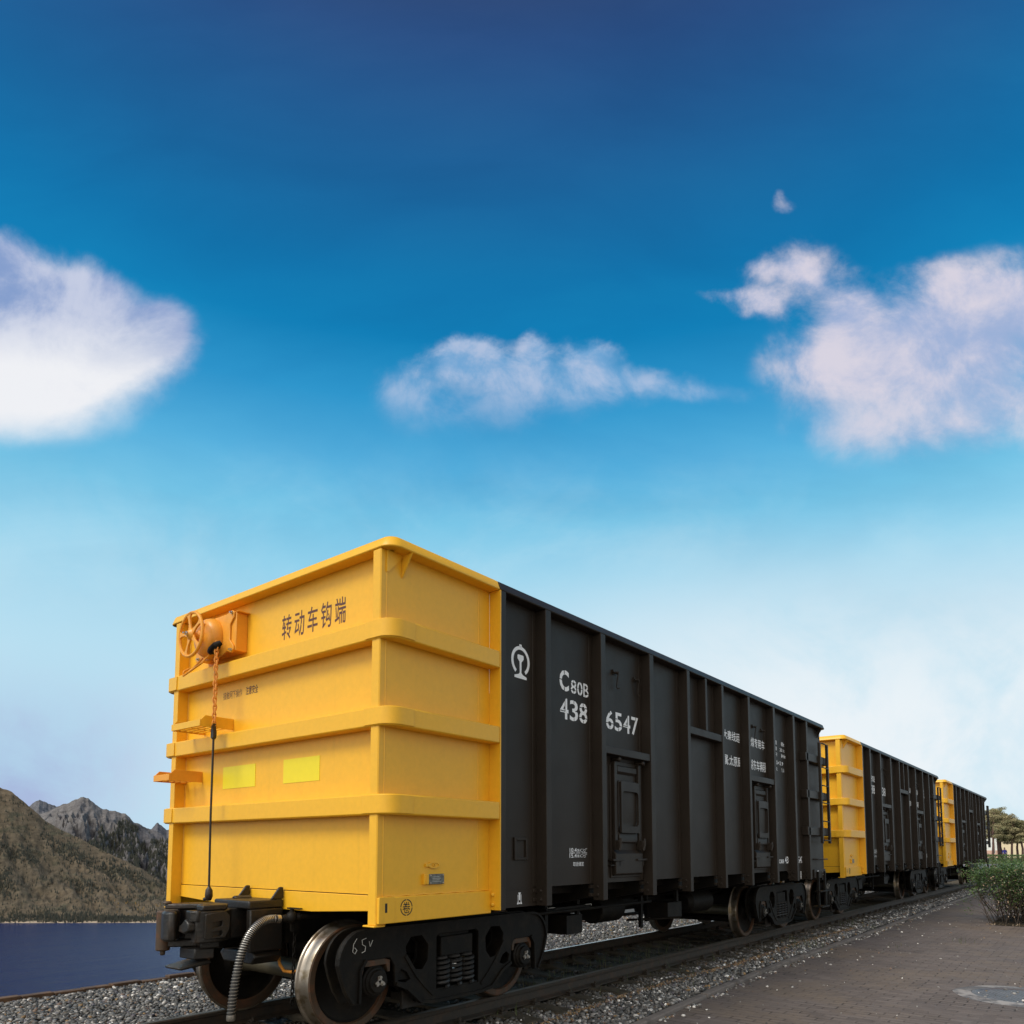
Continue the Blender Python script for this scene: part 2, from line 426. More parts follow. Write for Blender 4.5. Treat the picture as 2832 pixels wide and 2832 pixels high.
def arc(cx, cy, r, a0, a1, n=8):
    return [(cx+r*math.cos(R(a0+(a1-a0)*i/n)), cy+r*math.sin(R(a0+(a1-a0)*i/n))) for i in range(n+1)]


def tag(o, label, cat, group=None):
    o['label'] = label; o['category'] = cat
    if group: o['group'] = group
    return o


def empty(name, loc=(0, 0, 0)):
    o = bpy.data.objects.new(name, None); o.location = loc; o.empty_display_size = 0.3
    COL.objects.link(o); return o


# lettering: text turned to mesh and fitted to a box. plane 'side' faces +X, 'end' faces -Y
def text_shape(txt, bold=0.0, shear=0.0):
    cu = bpy.data.curves.new('tmp', 'FONT'); cu.body = txt; cu.offset = bold; cu.resolution_u = 3; cu.fill_mode = 'FRONT'
    mb = MB(); mb.from_curve(cu, lambda u, v, w: (u, v, 0.0))
    return mb


def letter(mb, txt, plane, at, h0, h1, z0, z1, bold=0.02, cuts=(), heavy=0.0):
    t = text_shape(txt, bold)
    us = [p[0] for p in t.v]; vs = [p[1] for p in t.v]
    u0, u1, v0, v1 = min(us), max(us), min(vs), max(vs)
    def P(u, v, lift=0.0):
        a = h0+(u-u0)/(u1-u0)*(h1-h0); c = z0+(v-v0)/(v1-v0)*(z1-z0)
        return (at+lift, a, c) if plane == 'side' else (a, at-lift, c)
    mb.cur = 0
    if heavy:
        for k, (ox, oy) in enumerate(((-heavy, 0), (heavy, 0), (0, heavy), (0, -heavy))): mb.add([P(p[0]+ox, p[1]+oy, .00012*(k+1)) for p in t.v], t.f)
    mb.add([P(p[0], p[1]) for p in t.v], t.f)
    mb.cur = 1
    for (fa, fb, ga, gb) in cuts:     # stencil bridges left in the colour of the ground coat
        a0, a1, c0, c1 = u0+fa*(u1-u0), u0+fb*(u1-u0), v0+ga*(v1-v0), v0+gb*(v1-v0)
        mb.add([P(a0, c0, .001), P(a1, c0, .001), P(a1, c1, .001), P(a0, c1, .001)], [(0, 1, 2, 3)])
    mb.cur = 0


def stencil(mb, txt, plane, at, h0, h1, z0, z1, bold=0.016, gap=0.06):
    """each figure fitted to its own cell, with stencil bridges"""
    n = len(txt); cell = (h1-h0)/(n-0.14)
    for i, ch in enumerate(txt):
        a = h0+i*cell; bwid = cell*0.86
        v = (0.47, 0.53)
        cuts = {'8': [(.47, .53, .86, 1), (.47, .53, 0, .14), (0, .3, .74, .78), (.7, 1, .74, .78), (0, .3, .24, .28), (.7, 1, .24, .28)],
                '0': [(.46, .54, .8, 1), (.46, .54, 0, .2), (0, .3, .48, .52), (.7, 1, .48, .52)],
                '3': [(.47, .53, .84, 1), (.47, .53, 0, .16), (.65, 1, .48, .52)],
                '6': [(.47, .53, .84, 1), (.47, .53, 0, .16), (0, .35, .30, .34), (.65, 1, .30, .34)],
                '5': [(.47, .53, 0, .16), (.6, 1, .26, .30), (0, .35, .62, .66)],
                '4': [(.0, .62, .36, .40), (.56, .62, .4, .9)],
                '7': [(.60, .66, .8, 1)],
                'C': [(.47, .54, .8, 1), (.47, .54, 0, .2), (0, .35, .52, .56)],
                'B': [(.30, .36, 0, 1), (.6, 1, .72, .76), (.6, 1, .24, .28)]}.get(ch, [])
        letter(mb, ch, plane, at, a, a+bwid, z0, z1, bold, cuts)

# ------------------------------------------------------------------ the coal wagon (local frame: x across, y along, z above a datum 0.08 m under the rail head)
LW = 10.69                 # body length
HW = 1.592                 # half width over the ribs
PX = 1.474                 # outer face of the side sheets
YB = 1.252                 # where the yellow end meets the black side
ZT = 3.79
BANDS = [(3.025, 3.171), (2.386, 2.528), (1.749, 1.896)]
RIBS = [(1.893, 1.976), (2.850, 2.936), (3.885, 3.975), (4.845, 4.920), (5.900, 5.966), (6.838, 6.912), (7.872, 7.952), (8.806, 8.890), (9.492, 9.574)]
MID = (5.392, 5.446)
CROSS = [(2.936, 3.885, 2.482, 2.562), (4.920, 5.900, 2.930, 3.022), (6.912, 7.872, 2.492, 2.575)]
RZ = 0.50                  # axle height
GX = 1.10                  # outer face of the bogie side frames


def flipT(v): return Vector((v.x, LW-v.y, v.z))


def end_path(hw, y_end, r, n=7, hl=None, rl=.07):
    """plan path round an end, from the +x side to the -x side"""
    p = [(hw, y_end, 1, 0)]
    p += [(hw-r+r*math.cos(R(a)), r-r*math.sin(R(a)), math.cos(R(a)), -math.sin(R(a))) for a in [90*i/n for i in range(n+1)]]
    hl = hl or hw
    p += [(-(hl-rl)-rl*math.sin(R(a)), rl-rl*math.cos(R(a)), -math.sin(R(a)), -math.cos(R(a))) for a in [90*i/n for i in range(n+1)]]
    p += [(-hl, y_end, -1, 0)]
    return p


def build_end(root, m, T, yend):
    f = lambda: MB(T)
    HL = HW+.028
    # end sheet with a bend line, and the end sill below it
    q = f().box(-1.490, 1.462, .115, .127, 1.175, 3.702)
    for x in (-1.411, 1.385): q.tube([(x, .1145, 1.18), (x, .1145, 3.69)], .005, 6)
    q.build('end_panel', m, root)
    f().prism([(-1.412, 1.060), (-.62, 1.018), (.62, 1.018), (1.386, 1.060), (1.386, 1.168), (-1.412, 1.168)], 1, .104, .13).build('end_sill', m, root, .004)
    for s in (1, -1):
        q = MB((lambda v: T(v+Vector((-.028, 0, 0))) if T else v+Vector((-.028, 0, 0))) if s < 0 else T)
        q.prism([(s*1.388, .010), (s*1.466, .010), (s*1.4735, .018), (s*1.4735, .062), (s*1.462, .1145), (s*1.40, .1145), (s*1.388, .1145)], 2, .968, 3.700)
        q.prism([(s*1.350, -.004), (s*1.474, -.004), (s*1.474, .10), (s*1.350, .10)], 2, .955, .9675)
        q.build('corner_post', m, root, .004)
    # wrap-round stiffening bands with a corner doubler on each
    for z0, z1 in BANDS:
        band = f().sweep(end_path(HW, yend, .13, hl=HL), [(-.115, z0), (0, z0), (0, z1), (-.115, z1)]).build('stiffening_band', m, root, .011)
        for s in (1, -1):
            full = end_path(HW, yend, .13, hl=HL)
            cor = [p for p in full if p[0]*s > 0][1:-1]
            if s > 0: cor = [(HW, .24, 1, 0)] + cor[0:] + [(HW-.26, 0, 0, -1)]
            else: cor = [(-HL+.20, 0, 0, -1)] + cor + [(-HL, .24, -1, 0)]
            q = f().sweep(cor, [(.0005, z0+.010), (.0085, z0+.010), (.0085, z1-.006), (.0005, z1-.006)])
            q.build('corner_doubler', m, band, .002)
    # top rail
    f().sweep(end_path(HW-.003, yend, .12, hl=HL-.003), [(-.15, 3.7025), (-.008, 3.7025), (0, 3.710), (-.026, ZT-.012), (-.042, ZT), (-.15, ZT)]).build('top_rail', m, root, .004)
    for s in (1, -1):
        f().prism([(.06, 3.702), (.235, 3.702), (.075, 3.535), (.06, 3.535)], 0, s*1.476, s*1.484).build('rail_gusset', m, root)
        f().prism([(1.476, 3.701), (1.585, 3.701), (1.478, 3.53)], 1, .215, .225).build('rail_gusset', m, root) if s > 0 else None


def build_side(root, s):
    X = lambda v: Vector((v.x*s, v.y, v.z))
    f = lambda: MB(X)
    vis = s > 0
    # yellow corner sheet, its sill and number plate
    q = f().box(1.460, 1.472, .064, 1.237, 1.166, 3.702)
    for y in (.070, 1.095): q.tube([(1.4715, y, 1.18), (1.4715, y, 3.69)], .006, 6)
    q.tube([(1.473, .07+i*.0584, 1.168+.004*math.sin(i*2.1)) for i in range(21)], .007, 6)
    q.build('side_panel', M['yellow'], root)
    f().box(1.462, 1.500, .020, 1.236, .978, 1.163).build('side_sill', M['yellow'], root, .006)
    if vis:
        pl = arc(.145, 1.150, .016, 90, 0, 4) + arc(.145, .997, .016, 0, -90, 4) + [(.012, .981), (.012, 1.166)]
        f().prism(pl, 0, 1.5003, 1.5065).build('number_plate', M['yellow'], root, .002)
    q = f().box(1.4725, HW, 1.2375, YB-.002, 1.005, 3.702)
    for z in (1.05, 1.13): q.ball((1.52, 1.232, z), .018, 8, 6)
    q.build('side_rib', M['yellow'], root)
    # black side sheet
    out = [(YB, 1.003), (1.99, 1.003), (2.04, 1.12), (2.12, 1.165), (7.955, 1.165), (8.66, 1.165), (8.74, 1.12), (8.78, 1.003), (10.62, 1.003), (10.62, 3.702), (YB, 3.702)]
    q = f().prism(out, 0, 1.460, 1.472)
    q.box(1.4715, 1.4765, YB+.07, 1.84, 1.155, 1.163)
    q.build('side_panel', M['black'], root)
    if vis:
        q = f()
        for a in ((1.564, 1.592, 1.411, 1.61), (1.727, 1.755, 1.411, 1.61), (1.592, 1.727, 1.582, 1.61), (1.592, 1.727, 1.411, 1.436)): q.box(1.4722, 1.490, *a)
        q.build('hatch_frame', M['black'], root, .004)
    q = f().box(1.4725, HW, YB, 1.315, 1.003, 3.7015); q.box(1.4722, 1.480, 1.315, 1.38, 1.01, 3.70)
    q.build('side_rib', M['black'], root, .005)
    for i, (y0, y1) in enumerate(RIBS):
        q = f().box(1.4725, HW, y0, y1, 1.003, 3.7015)
        q.box(1.4722, 1.479, y0-.055, y0-.001, 1.17, 3.70); q.box(1.4722, 1.479, y1+.001, y1+.05, 1.17, 3.70)
        for z in (1.055, 1.135): q.ball((1.53, y0-.004, z), .016, 6, 5); q.box(1.45, 1.485, y0-.055, y0, z-.016, z+.016)
        q.build('side_rib', M['black'], root, .005)
    q = f().box(1.4725, HW-.006, MID[0], MID[1], 3.022, 3.7015); q.box(1.4722, 1.479, MID[0]-.05, MID[1]+.05, 3.03, 3.70)
    q.build('side_rib', M['black'], root, .005)
    for y0, y1, z0, z1 in CROSS:
        f().box(1.4725, HW-.009, y0+.001, y1-.001, z0, z1).build('cross_rail', M['black'], root, .005)
    f().prism([(1.44, 3.7025), (HW-.011, 3.7025), (HW-.003, 3.710), (HW-.029, ZT-.012), (HW-.045, ZT), (1.44, ZT)], 1, YB, LW-1.254).build('top_rail', M['black'], root, .004)
    # bottom doors under two of the cross rails
    for (y0, y1, zt) in ((2.95, 3.87, 2.48), (6.93, 7.86, 2.49)):
        yc = (y0+y1)/2 + .08; w = .255
        d = f()
        d.prism([(yc-w-.06, 1.21), (yc+w+.06, 1.21), (yc+w+.06, zt-.09), (yc+w, zt-.04), (yc-w, zt-.04), (yc-w-.06, zt-.09)], 0, 1.473, 1.486)
        # pressed steps and pocket
        d.prism([(1.486, 2.225), (1.520, 2.235), (1.516, 1.80), (1.500, 1.70), (1.520, 1.665), (1.520, 1.58), (1.486, 1.57)], 1, yc-w+.06, yc+w-.06)
        d.prism([(1.486, 2.40), (1.512, 2.385), (1.512, 2.33), (1.486, 2.30)], 1, yc-w+.05, yc+w-.05)
        d.prism([(1.486, 1.50), (1.530, 1.46), (1.530, 1.25), (1.486, 1.23)], 1, yc-w-.03, yc+w+.03)
        pocket = arc(yc+w-.13, 2.07, .05, 90, 0, 4)+arc(yc+w-.13, 1.80, .05, 0, -90, 4)+arc(yc-w+.13, 1.80, .05, -90, -180, 4)+arc(yc-w+.13, 2.07, .05, 180, 90, 4)
        oute = [(yc-w+.062, 2.22), (yc-w+.062, 1.68), (yc+w-.062, 1.68), (yc+w-.062, 2.22)]
        d.plate([oute, pocket], .05, lambda u, v, k: (1.537+k*.5, u, v))
        door = d.build('bottom_door', M['black'], root, .006)
        for sy in (-1, 1):
            h = f().box(1.486, 1.522, yc+sy*w-.028, yc+sy*w+.028, 1.50, zt-.05)
            h.tube([(1.475, yc+sy*w, zt-.028), (1.56, yc+sy*w, zt-.034)], .022, 10); h.ball((1.56, yc+sy*w, zt-.034), .026, 8, 6)
            h.build('door_hinge', M['black'], door, .005)
            h = f().box(1.522, 1.565, yc+sy*w-.022, yc+sy*w+.03, 1.50, 1.60)
            h.tube([(1.56, yc+sy*w+.02, 1.62), (1.575, yc+sy*w, 1.56), (1.565, yc+sy*w-.02, 1.49)], .013, 8)
            h.box(1.486, 1.55, yc+sy*w-.11, yc+sy*w+.10, 1.385, 1.405); h.box(1.486, 1.53, yc+sy*w+.04, yc+sy*w+.06, 1.33, 1.385)
            h.box(1.486, 1.52, yc+sy*w-.11, yc+sy*w-.01, 1.335, 1.347)
            h.build('door_latch', M['black'], door, .003)
    # lashing hooks
    for (y, z) in ((3.29, 3.39), (3.74, 3.39), (7.30, 3.33), (7.66, 3.31)):
        q = f().box(1.4722, 1.492, y-.03, y-.012, z-.02, z+.03)
        q.tube([(1.475, y, z), (1.53, y+.02, z-.005)], .014, 8); q.tube([(1.495, y-.03, z), (1.495, y+.06, z-.01)], .008, 6)
        q.tube([(1.525, y+.018, z-.01), (1.51, y+.02, z-.08), (1.50, y+.02, z-.15), (1.505, y+.03, z-.175), (1.52, y+.045, z-.165)], .007, 6)
        q.build('lashing_hook', M['black'], root)


def build_lettering(root, number):
    """white lettering on the black side"""
    P = PX-.0004
    def one(name, fn):
        q = MB(); fn(q); return q.build(name, [M['white'], M['black']], root, smooth=0)
    def cls(q):
        letter(q, 'C', 'side', P, 2.279, 2.440, 3.035, 3.242, .03, [(.47, .54, .8, 1), (.47, .54, 0, .2), (0, .35, .50, .54)])
        stencil(q, '80B', 'side', P, 2.474, 2.794, 3.034, 3.172, .010)
    one('class_mark', cls)
    one('number_figures', lambda q: stencil(q, number[0], 'side', P, 2.285, 2.765, 2.760, 2.966))
    one('number_figures', lambda q: stencil(q, number[1], 'side', P, 3.128, 3.815, 2.768, 2.970))
    for t, a, c, z0, z1 in (('大秦线运', 6.205, 6.795, 3.030, 3.161), ('煤专用车', 7.225, 7.786, 3.028, 3.168), ('配属:太原局', 6.070, 6.834, 2.674, 2.815), ('湖东车辆段', 7.165, 7.828, 2.684, 2.838)):
        one('route_lettering', lambda q: letter(q, t, 'side', P, a, c, z0, z1, 0, (), .014))
    for row in ((('载重', 8.08, 8.35, 3.180, 3.245), ('80t', 8.551, 8.697, 3.180, 3.245)), (('自重', 8.08, 8.35, 3.086, 3.145), ('20.1t', 8.48, 8.70, 3.086, 3.140)),
                (('容积', 8.08, 8.35, 2.990, 3.050), ('84.8m³', 8.54, 8.80, 2.990, 3.048)), (('13.5×2.9', 8.16, 8.620, 2.862, 2.920),), (('换长', 8.08, 8.35, 2.755, 2.815), ('1.1', 8.552, 8.648, 2.755, 2.818))):
        one('load_figures', lambda q: [letter(q, t, 'side', P, a, c, z0, z1, 0, (), .012) for t, a, c, z0, z1 in row])
    def ovh(q):
        letter(q, '10.4', 'side', P, 2.435, 2.555, 1.478, 1.518, .01); letter(q, '08.4二七厂', 'side', P, 2.565, 2.741, 1.478, 1.514, .004)
        letter(q, '15.4', 'side', P, 2.433, 2.555, 1.424, 1.464, .01); letter(q, '08.4二七厂', 'side', P, 2.565, 2.741, 1.424, 1.460, .004)
        for a, c in ((2.430, 2.525), (2.550, 2.620), (2.645, 2.741)): q.box(P, P+.0006, a, c, 1.467, 1.4725)
    one('overhaul_dates', ovh)
    one('depot_lettering', lambda q: letter(q, '取运储定', 'side', P, 2.493, 2.681, 1.342, 1.384, .004))
    one('lower_number', lambda q: [letter(q, 'C80B', 'side', P, 8.30, 8.525, 1.288, 1.352, .02), letter(q, number[0], 'side', P, 8.575, 8.826, 1.284, 1.396, .02)])
    one('lower_number', lambda q: letter(q, number[1], 'side', P, 9.13, 9.505, 1.280, 1.394, .02))
    one('paint_stroke', lambda q: q.tube([(P, 9.34, 1.02), (P, 9.345, 1.14)], .008, 6))
    # railway emblem: ring open at the foot round a rail section
    q = MB()
    yc, zc, r0, r1 = 1.668, 3.190, .103, .134
    ring = arc(yc, zc, r1, -56, 236, 40) + arc(yc, zc, r0, 236, -56, 40)
    q.prism(ring, 0, P, P+.0008)
    q.prism([(yc-.02, zc+.130), (yc+.02, zc+.130), (yc+.016, zc+.152), (yc-.016, zc+.152)], 0, P, P+.0008)
    q.prism([(yc-.045, zc+.020), (yc-.045, zc+.048), (yc-.035, zc+.056), (yc+.035, zc+.056), (yc+.045, zc+.048), (yc+.045, zc+.020), (yc+.014, zc-.010), (yc+.012, zc-.105),
             (yc+.030, zc-.122), (yc+.088, zc-.138), (yc+.088, zc-.160), (yc-.088, zc-.160), (yc-.088, zc-.138), (yc-.030, zc-.122), (yc-.012, zc-.105), (yc-.014, zc-.010)], 0, P, P+.0008)
    q.build('railway_emblem', M['white'], root, smooth=0)
    q = MB()
    y = 1.650
    q.prism([(y-.018, 1.128), (y+.018, 1.128), (y+.008, 1.108), (y+.008, 1.062), (y-.008, 1.062), (y-.008, 1.108)], 0, P, P+.0008)
    for s in (-1, 1): q.prism([(y+s*.016, 1.110), (y+s*.024, 1.110), (y+s*.024, 1.055), (y+s*.036, 1.028), (y+s*.014, 1.028), (y+s*.016, 1.055)], 0, P, P+.0008)
    q.prism([(y-.010, 1.030), (y+.010, 1.030), (y+.010, 1.042), (y-.010, 1.042)], 0, P, P+.0008)
    q.build('jacking_mark', M['white'], root, smooth=0)
    # marks and plates on the yellow corner
    P2 = 1.5068
    q = MB()
    letter(q, '1', 'side', P2, .066, .088, 1.056, 1.122, .03)
    q.build('end_figure', [M['blackink'], M['yellow']], root, smooth=0)
    q = MB()
    P3 = 1.5006
    yc, zc = .278, 1.082
    for a0 in (4, 94, 184, 274): q.prism(arc(yc, zc, .060, a0, a0+82, 10)+arc(yc, zc, .052, a0+82, a0, 10), 0, P3, P3+.0006)
    letter(q, '卷', 'side', P3, yc-.038, yc+.038, zc-.042, zc+.040, .012, [(.62, .66, 0, 1), (0, 1, .50, .53)])
    q.build('winch_mark', [M['blackink'], M['yellow']], root, smooth=0)
    q = MB()
    q.box(1.474, 1.500, .462, .508, 1.240, 1.318); q.box(1.500, 1.5055, .478, .486, 1.24, 1.318)
    q.build('plate_bracket', M['yellow'], root, .003)
    pl = MB().box(1.476, 1.494, .512, .680, 1.238, 1.316).build('builder_plate', M['plate'], root, .004)
    q = MB()
    for a in (.53, .665):
        for z in (1.248, 1.306): q.ball((1.4945, a, z), .007, 6, 5)
    for i in range(4): q.box(1.4942, 1.4952, .55, .645-.02*(i % 2), 1.257+i*.012, 1.261+i*.012)
    q.build('rivet', M['steel'], pl)
    q = MB()
    yc, zc = .575, 1.384
    oval = [(yc+.062*math.cos(R(a)), zc+.024*math.sin(R(a))) for a in range(0, 360, 12)]
    ov2 = [(yc+.050*math.cos(R(a)), zc+.015*math.sin(R(a))) for a in range(0, 360, 12)]
    q.prism(oval, 0, 1.474, 1.482); q.plate([oval, ov2], .006, lambda u, v, k: (1.485+k, u, v)); q.box(1.474, 1.488, .487, .515, 1.372, 1.396)
    q.tube([(1.484, yc-.015, zc), (1.486, yc, zc+.010), (1.484, yc+.015, zc), (1.486, yc, zc-.010)], .004, 6, closed=True)
    q.build('oval_badge', M['yellow'], root, .001)


def build_end_fittings(root):
    E_ = .1146
    q = MB()
    cuts = [(.0, 1, .50, .515)]
    for i, ch in enumerate('转动车钩端'):
        a = .110+i*.1775
        letter(q, ch, 'end', E_, a, a+.132, 3.272+.0, 3.482, 0, [(.46, .50, 0, .30), (.46, .50, .62, .70), (.70, .74, .38, .46)], .010)
    q.build('end_lettering', [M['brown'], M['yellow']], root, smooth=0)
    for t, a, c, z0, z1, bo in (('接触网下操作', -.785, -.475, 2.870, 2.942, .0), ('注意安全', -.415, -.225, 2.872, 2.946, .016)):
        q = MB(); letter(q, t, 'end', E_, a, c, z0, z1, 0, (), bo)
        q.build('warning_lettering', [M['brown'], M['yellow']], root, smooth=0)
    for x0, x1 in ((-.742, -.227), (.184, .668)):
        MB().box(x0, x1, .1118, .1146, 2.047, 2.246).build('reflective_panel', M['lime'], root)
    # hand brake
    ax, az = -.785, 3.415
    q = MB()
    q.box(-1.07, -.415, .002, .1144, 3.255, 3.600)
    q.box(-1.07, -.38, .0, .1144, 3.600, 3.612)
    box = q.build('brake_bracket', M['orange'], root, .006)
    q = MB()
    fl = [(-1.06, 3.245), (-.96, 3.23), (-.62, 3.23), (-.52, 3.26), (-.455, 3.235), (-.425, 3.265), (-.43, 3.30), (-.49, 3.36), (-.49, 3.50), (-.43, 3.56), (-.425, 3.60), (-.46, 3.622), (-.55, 3.60), (-1.06, 3.60)]
    q.prism(fl, 1, -.016, .001)
    q.lathe([(.185, .016), (.183, .05), (.170, .085), (.145, .11), (.10, .122), (.055, .13), (.050, .155), (.030, .16), (.028, .20)], (ax, 0, az), '-y', 28)
    q.ball((ax+.02, -.09, az+.10), .05, 10, 8, (1.2, .5, .6))
    hous = q.build('brake_housing', M['orange'], root, .004)
    q = MB()
    for (x, z) in ((-.455, 3.597), (-.452, 3.262), (-1.0, 3.26), (-1.0, 3.58)): q.lathe([(.016, 0), (.016, .012), (.009, .013), (.009, .028)], (x, -.016, z), '-y', 6)
    q.build('housing_bolt', M['steel'], hous)
    q = MB()
    q.tube([(-.70, -.075, 3.275), (-.62, -.10, 3.268), (-.555, -.10, 3.30), (-.53, -.07, 3.33)], [.028, .040, .036, .02], 10)
    q.build('chain_mouth', M['iron'], hous)
    q = MB(); q.box(ax+.01, ax+.06, -.132, -.128, az+.09, az+.125); q.build('maker_plate', M['white'], hous)
    # wheel: rim, five spokes, hub
    q = MB(); wy = -.215
    q.tube([(ax+.197*math.cos(R(a)), wy, az+.197*math.sin(R(a))) for a in range(0, 360, 9)], .015, 8, closed=True)
    for k in range(5):
        a = R(90+72*k+12)
        u = Vector((math.cos(a), 0, math.sin(a))); t = Vector((-math.sin(a), 0, math.cos(a)))
        c = Vector((ax, wy, az))
        pts = [c+u*.035+t*.028, c+u*.10+t*.012, c+u*.16+t*.016, c+u*.193+t*.042, c+u*.193-t*.042, c+u*.16-t*.016, c+u*.10-t*.012, c+u*.035-t*.028]
        q.prism([(p.x, p.z) for p in pts], 1, wy-.009, wy+.009)
    q.lathe([(.05, -.012), (.05, .012), (.028, .03), (.022, .034)], (ax, wy, az), '-y', 16)
    hw = q.build('hand_wheel', M['orange'], root, .003)
    MB().lathe([(.018, 0), (.018, .02), (.010, .022), (.009, .045)], (ax, wy-.03, az), '-y', 8).build('hub_nut', M['steel'], hw)
    q = MB()
    q.tube([(-1.02, -.10, 3.16), (-1.03, -.14, 3.13), (-1.02, -.15, 3.085), (-.86, -.15, 3.12), (-.72, -.14, 3.16), (-.70, -.12, 3.20), (-.70, -.06, 3.26)], .009, 8)
    q.tube([(-.93, -.15, 3.11), (-.93, -.10, 3.16), (-.93, -.02, 3.26)], .008, 8)
    q.build('release_handle', M['orange'], root)
    # chain and rod
    cx, cy = -.552, -.10
    q = MB(); n = 21; z0, z1 = 3.330, 2.585
    for i in range(n):
        z = z0+(z1-z0)*(i+.5)/n; h = abs(z1-z0)/n*.5+.009; wd = .013
        s = i % 2
        lp = [(wd*math.cos(R(a)), h*math.sin(R(a))) for a in range(0, 360, 30)]
        lp = [(u, max(-h+.0, min(h, v*1.15))) for u, v in lp]
        wob = .004*math.sin(i*1.7)
        if s: pts = [(cx+wob+u, cy, z+v) for u, v in lp]
        else: pts = [(cx+wob+u*.35, cy+u, z+v) for u, v in lp]
        q.tube(pts, .0068, 6, closed=True)
    q.build('brake_chain', M['orange_worn'], root)
    q = MB()
    q.prism([(cx-.012, 2.585), (cx-.022, 2.54), (cx-.020, 2.48), (cx+.0, 2.462), (cx+.020, 2.48), (cx+.022, 2.53), (cx+.010, 2.56), (cx+.012, 2.60)], 1, cy-.016, cy+.016)
    q.tube([(cx, cy, 2.47), (cx-.004, cy, 1.8), (cx+.008, cy, 1.170)], .0095, 8)
    q.lathe([(.012, .06), (.030, .03), (.034, -.02), (.022, -.055), (.014, -.06)], (cx+.010, cy, 1.125), 'z', 10)
    q.tube([(cx+.01, cy, 1.09), (cx-.045, cy-.01, 1.075)], .016, 8)
    q.build('brake_rod', M['cast'], root)
    # two foot steps
    for (x0, x1, z0, tilt) in ((-1.095, -.600, 2.575, 0), (-1.395, -1.105, 2.130, 0)):
        q = MB()
        q.box(x0, x1, -.205, -.197, z0, z0+.058)
        for x in (x0, x1-.008):
            q.prism([(-.197, z0+.0), (.1144, z0+.0), (.1144, z0+.100), (-.155, z0+.100), (-.197, z0+.056)], 0, x, x+.008)
        for k in range(5): q.box(x0+.008, x1-.008, -.195+k*.058, -.178+k*.058, z0+.004, z0+.012)
        for k in range(3): q.box(x0+.02+(x1-x0-.06)*k/2, x0+.036+(x1-x0-.06)*k/2, -.196, .08, z0+.0125, z0+.018)
        q.build('foot_step', M['orange'] if z0 < 2.4 else M['yellow'], root, .002)


def build_coupler(root, T):
    f = lambda: MB(T)
    # draft box
    q = f()
    q.box(-.255, .255, -.215, .098, 1.035, 1.100); q.box(-.255, -.195, -.20, .098, .70, 1.0345); q.box(.195, .255, -.20, .098, .70, 1.0345)
    q.prism([(-.215, .70), (-.255, .66), (-.20, .60), (.20, .60), (.255, .66), (.215, .70)], 1, -.15, .098)
    q.box(-.19, .19, .05, .097, .705, 1.034)
    for s in (-1, 1): q.prism([(.10, 1.1005), (-.02, 1.1005), (.06, 1.20), (.10, 1.20)], 0, s*.24-.012, s*.24+.012)
    q.prism([(-.20, 1.101), (-.12, 1.101), (-.16, 1.125)], 1, -.10, .06)
    q.build('draft_box', M['cast'], root, .012)
    # head and shank
    q = f()
    plan = [(-.09, .10), (-.09, -.27), (-.22, -.37), (-.25, -.50), (-.21, -.55), (-.12, -.525), (-.07, -.45), (-.01, -.42), (.045, -.45), (.070, -.54), (.115, -.60), (.180, -.605), (.212, -.55), (.212, -.41), (.15, -.32), (.09, -.27), (.09, .10)]
    q.prism(plan, 2, .805, 1.040)
    q.prism([(-.235, -.38), (-.270, -.60), (-.215, -.645), (-.14, -.60), (-.08, -.50), (-.01, -.455), (.06, -.50), (.10, -.56), (.195, -.56), (.20, -.37), (.10, -.30), (-.10, -.30)], 2, 1.041, 1.082)
    q.prism([(-.23, -.39), (-.265, -.60), (-.20, -.64), (-.13, -.58), (-.05, -.46), (.05, -.49), (.12, -.53), (.14, -.38), (-.05, -.33)], 2, .752, .804)
    q.prism([(.062, -.622), (.150, -.632), (.195, -.60), (.195, -.56), (.07, -.55)], 2, .960, 1.045)
    q.prism([(.02, .885), (.10, .875), (.17, .90), (.165, .955), (.11, .985), (.075, .955), (.03, .93)], 1, -.655, -.56)
    q.prism([(-.15, -.55), (.06, -.54), (.10, -.40), (-.13, -.38)], 2, .668, .7515)
    q.prism([(-.66, .618), (-.43, .662), (-.40, .645), (-.40, .625), (-.64, .598)], 0, -.17, .06)
    lp = [(-.555, .835), (-.395, .835), (-.36, .90), (-.36, 1.0), (-.395, 1.035), (-.555, 1.02)]
    ho = [[(-.50, .912), (-.42, .925), (-.42, .965), (-.50, .955)], [(-.50, .850), (-.42, .852), (-.42, .892), (-.50, .885)]]
    q.plate([lp]+ho, .020, lambda u, v, k: (.222+k, u, v), .003)
    hd = q.build('coupler', M['cast'], root, .012)
    q = f()
    q.prism([(-.215, -.555), (-.185, -.640), (-.150, -.700), (-.06, -.725), (.0, -.705), (.012, -.665), (-.03, -.640), (-.085, -.615), (-.125, -.560)], 2, .812, 1.034)
    q.build('knuckle', M['cast'], hd, .018)
    q = f(); q.prism(arc(-.232, -.640, .052, 0, 330, 11), 2, .725, 1.030); q.lathe([(.030, 0), (.034, .004), (.034, .016), (.02, .02)], (-.225, -.62, 1.082), 'z', 14)
    q.lathe([(.02, 0), (.02, .05)], (-.232, -.64, .690), 'z', 10)
    q.build('knuckle_pin', M['rustrim'], hd, .010)


